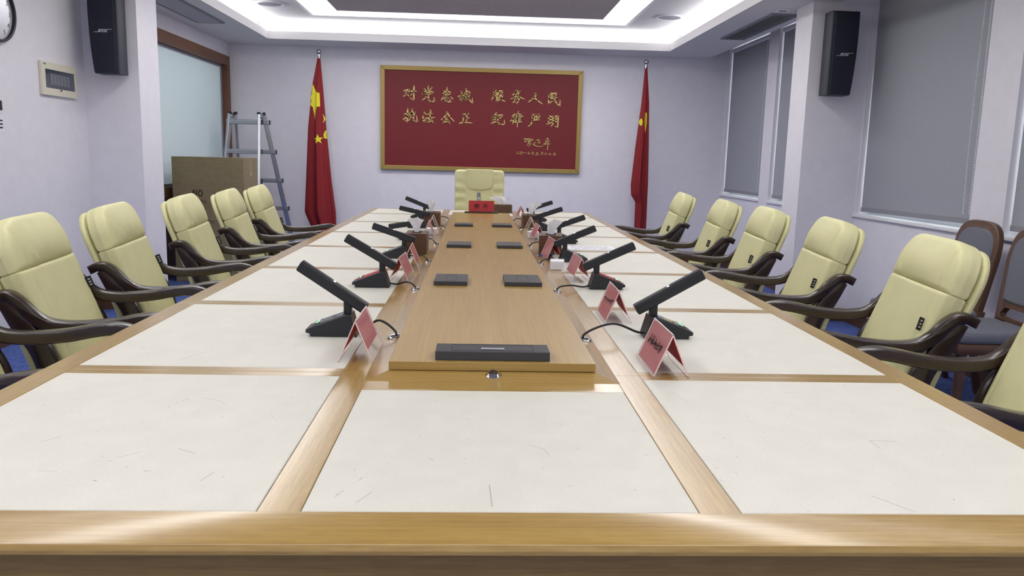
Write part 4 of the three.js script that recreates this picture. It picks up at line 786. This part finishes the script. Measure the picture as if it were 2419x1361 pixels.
{
  const t = thing('fuse_box', 'cream fuse box with a dark smoked window', 'fuse box', [XL, 1.61, -5.955]);
  const hw = 0.236, H = 0.225, f = (g) => { g.rotateY(Math.PI / 2); return g; };
  const o = new THREE.Shape([[-hw, 0], [hw, 0], [hw, H], [-hw, H]].map((p) => new THREE.Vector2(...p))), hl = new THREE.Path([[-hw + 0.045, 0.05], [hw - 0.02, 0.05], [hw - 0.02, H - 0.05], [-hw + 0.045, H - 0.05]].map((p) => new THREE.Vector2(...p)));
  part('cover', f(extrude(o, 0.024, 0.004, 2, [hl])), M.cream, t);
  const w = part('window', f(box(-hw + 0.04, hw - 0.015, 0.045, H - 0.045, 0.004, 0.016, 0.003)), M.smoke, t);
  part('breaker_row', f(merge([0, 1, 2, 3, 4, 5].map((k) => box(-0.12 + k * 0.045, -0.08 + k * 0.045, 0.075, H - 0.075, 0.014, 0.018)))), M.breaker, w);
  part('latch', f(box(-0.006, 0.014, 0.036, 0.048, 0.02, 0.027, 0.002)), M.tag, t);
  part('nameplate', f(box(-hw + 0.02, -hw + 0.055, H - 0.022, H - 0.012, 0.0235, 0.0248)), M.breaker, t);
}
{
  const t = thing('wall_clock', 'round wall clock with silver face and dark rim', 'clock', [XL, 2.07, -5.245]); t.rotation.y = Math.PI / 2;
  part('rim', toCreasedNormals(new THREE.LatheGeometry([[0.165, 0], [0.182, 0], [0.184, 0.03], [0.176, 0.042], [0.166, 0.038], [0.163, 0.02]].map((p) => new THREE.Vector2(...p)), 64).rotateX(Math.PI / 2), 0.6), M.clockRim, t);
  const fc = part('face', new THREE.CylinderGeometry(0.166, 0.166, 0.022, 64).rotateX(Math.PI / 2).translate(0, 0, 0.011), M.clockFace, t);
  for (let k = 1; k <= 12; k++) { const a = Math.PI / 2 - k * Math.PI / 6; part('numeral', text(String(k), 0.026, 0.001, fontReg).translate(0.132 * Math.cos(a), 0.132 * Math.sin(a), 0.022), M.tag, fc); }
  part('hour_hand', box(-0.005, 0.005, -0.02, 0.085, 0.024, 0.026).rotateZ(1.0), M.tag, t); part('minute_hand', box(-0.0035, 0.0035, -0.02, 0.125, 0.027, 0.029).rotateZ(2.2), M.tag, t);
}
{
  const t = thing('door_control', 'small black wall control panel under the clock', 'control panel', [XL, 1.475, -5.165]);
  part('case', box(0, 0.022, 0, 0.06, -0.065, 0.065, 0.004), M.black, t); part('screen', box(0.022, 0.0235, 0.01, 0.05, -0.05, 0.05), M.display, t);
  const n = thing('wall_notice', 'small white paper notice below the black control panel', 'notice', [XL, 1.345, -5.18]);
  part('sheet', box(0, 0.0015, 0, 0.1, -0.09, 0.09), M.paper, n);
  part('print', merge([0.02, 0.042, 0.064].map((y, k) => box(0.0014, 0.0019, y, y + 0.009, -0.075, 0.04 - k * 0.02))), M.ink, n);
}
// ------------------------------------------------------------------ carton and ladder
{
  const t = thing('cardboard_carton', 'tall brown cardboard carton with black printed words', 'carton', [-2.595, 0, -8.045]);
  const hx = 0.337, hz = 0.245, H = 1.192;
  part('body', muv(box(-hx, hx, 0, H, -hz, hz, 0.006), 'x', 0.5, 0.6), M.card, t);
  part('flap', muv(box(-hx, hx, H, H + 0.006, -hz, -0.002, 0.002), 'x', 0.5, 0.6), M.card, t);
  part('flap', muv(box(-hx, hx, H, H + 0.006, 0.002, hz, 0.002), 'x', 0.5, 0.6), M.card, t);
  part('tape', box(hx - 0.002, hx + 0.0008, H - 0.17, H, -0.03, 0.03), M.tape, t);
  part('flap_slit', box(hx, hx + 0.0015, H - 0.13, H + 0.004, -0.004, 0.004), M.boxInk, t);
  const ink = [text('NO', 0.062, 0.0008).scale(0.78, 1, 1).translate(-0.102, 0.857, 0)];
  [['DEPTH:', -0.02, 0.776], ['WIDTH:', -0.02, 0.708], ['WEIGHT:', -0.01, 0.642], ['QTY:', 0.05, 0.574]].forEach(([s, x, y]) => ink.push(text(s, 0.034, 0.0008, fontReg, 'right').scale(0.85, 1, 1).translate(x, y, 0)));
  part('lettering', merge(ink.map((g) => g.translate(0, 0, hz))), M.boxInk, t);
}
{
  const t = thing('stepladder', 'aluminium folding stepladder behind the cardboard carton', 'ladder', [-2.62, 0, -9.45]);
  const bar = (a, b, w, d) => { const A = V3(...a), B = V3(...b), L = A.distanceTo(B), g = new RoundedBoxGeometry(w, L, d, 2, 0.006); g.applyQuaternion(new THREE.Quaternion().setFromUnitVectors(V3(0, 1, 0), B.clone().sub(A).normalize())); g.translate((A.x + B.x) / 2, (A.y + B.y) / 2, (A.z + B.z) / 2); return g; };
  const F = [[-0.235, 1.69, 0.02], [-0.33, 0.02, 0.36]], F2 = [[0.09, 1.69, 0.02], [0.135, 0.02, 0.36]], R = [[-0.19, 1.69, -0.03], [-0.25, 0.02, -0.42]], R2 = [[0.13, 1.69, -0.03], [0.375, 0.02, -0.42]];
  const lerp = (e, y) => { const k = (e[0][1] - y) / (e[0][1] - e[1][1]); return e[0].map((v, i) => v + (e[1][i] - v) * k); };
  for (const e of [F, F2, R, R2]) { part('rail', bar(e[0], e[1], 0.032, 0.05), M.alu, t); part('foot', bar(lerp(e, 0.05), [e[1][0], 0, e[1][2]], 0.038, 0.056), M.rubber, t); part('end_cap', bar(lerp(e, 1.675), lerp(e, 1.702), 0.036, 0.054), M.rubber, t); }
  for (const y of [1.595, 1.262, 0.93, 0.6, 0.27]) {
    for (const [a, b, o] of [[F, F2, 0.03], [R, R2, 0.045]]) { const p = lerp(a, y), q = lerp(b, y); p[0] -= o; q[0] += o; const st = part('rung', bar(p, q, 0.05, 0.036), M.alu, t); part('rung_cap', bar([q[0], q[1], q[2]], [q[0] + 0.006, q[1], q[2]], 0.053, 0.039), M.rubber, st); part('rung_groove', bar([p[0] + 0.04, y - 0.002, p[2] + 0.018], [q[0] - 0.04, y - 0.002, q[2] + 0.018], 0.006, 0.003), M.grille, st); }
  }
  part('hinge', new THREE.CylinderGeometry(0.03, 0.03, 0.03, 20).rotateZ(Math.PI / 2).translate(0.12, 1.66, 0), M.alu, t); part('hinge', new THREE.CylinderGeometry(0.03, 0.03, 0.03, 20).rotateZ(Math.PI / 2).translate(-0.22, 1.66, 0), M.alu, t);
}
// ------------------------------------------------------------------ ceiling fittings
function vent(x0, x1, z0, z1, label) {
  const t = thing('air_vent', label, 'air vent', [(x0 + x1) / 2, SOF, (z0 + z1) / 2], 0, 'slotted ceiling air vents'), hx = (x1 - x0) / 2, hz = (z1 - z0) / 2;
  part('backing', box(-hx, hx, -0.003, 0, -hz, hz), M.ventBack, t);
  part('frame', merge([box(-hx, -hx + 0.02, -0.012, -0.002, -hz, hz), box(hx - 0.02, hx, -0.012, -0.002, -hz, hz), box(-hx + 0.02, hx - 0.02, -0.012, -0.002, -hz, -hz + 0.02), box(-hx + 0.02, hx - 0.02, -0.012, -0.002, hz - 0.02, hz)]), M.grille, t);
  const n = Math.floor((2 * hx - 0.05) / 0.02); for (let k = 0; k < n; k++) { const x = -hx + 0.03 + k * 0.02; part('slat', box(-0.0075, 0.0075, -0.001, 0.001, -hz + 0.02, hz - 0.02).rotateZ(0.5).translate(x + 0.006, -0.0085, 0), M.ventSlat, t); }
}
vent(-2.85, -2.57, -8.39, -7.0, 'slotted ceiling air vent above the cardboard carton');
vent(2.415, 2.66, -8.36, -6.92, 'slotted ceiling air vent above the window blinds');
for (const [x, l] of [[-2.12, 'round ceiling loudspeaker on the partition side'], [1.885, 'round ceiling loudspeaker on the window side']]) {
  const t = thing('ceiling_loudspeaker', l, 'loudspeaker', [x, UP, -8.395], 0, 'round ceiling loudspeakers');
  part('rim', toCreasedNormals(new THREE.LatheGeometry([[0.115, 0], [0.115, -0.012], [0.132, -0.012], [0.142, -0.004], [0.142, 0]].map((p) => new THREE.Vector2(...p)), 48), 0.5), M.white, t);
  part('mesh_cover', new THREE.CylinderGeometry(0.116, 0.116, 0.008, 48).translate(0, -0.005, 0), M.grille, t);
}
{
  const t = thing('smoke_detector', 'small square ceiling sensor beside the window side air vent', 'sensor', [2.44, SOF, -6.74]);
  part('plate', box(-0.05, 0.05, -0.012, 0, -0.05, 0.05, 0.004), M.white, t); part('slot', box(-0.03, 0.03, -0.014, -0.0115, -0.012, 0.012), M.grilleDark, t);
}
renderer.render(scene, camera);
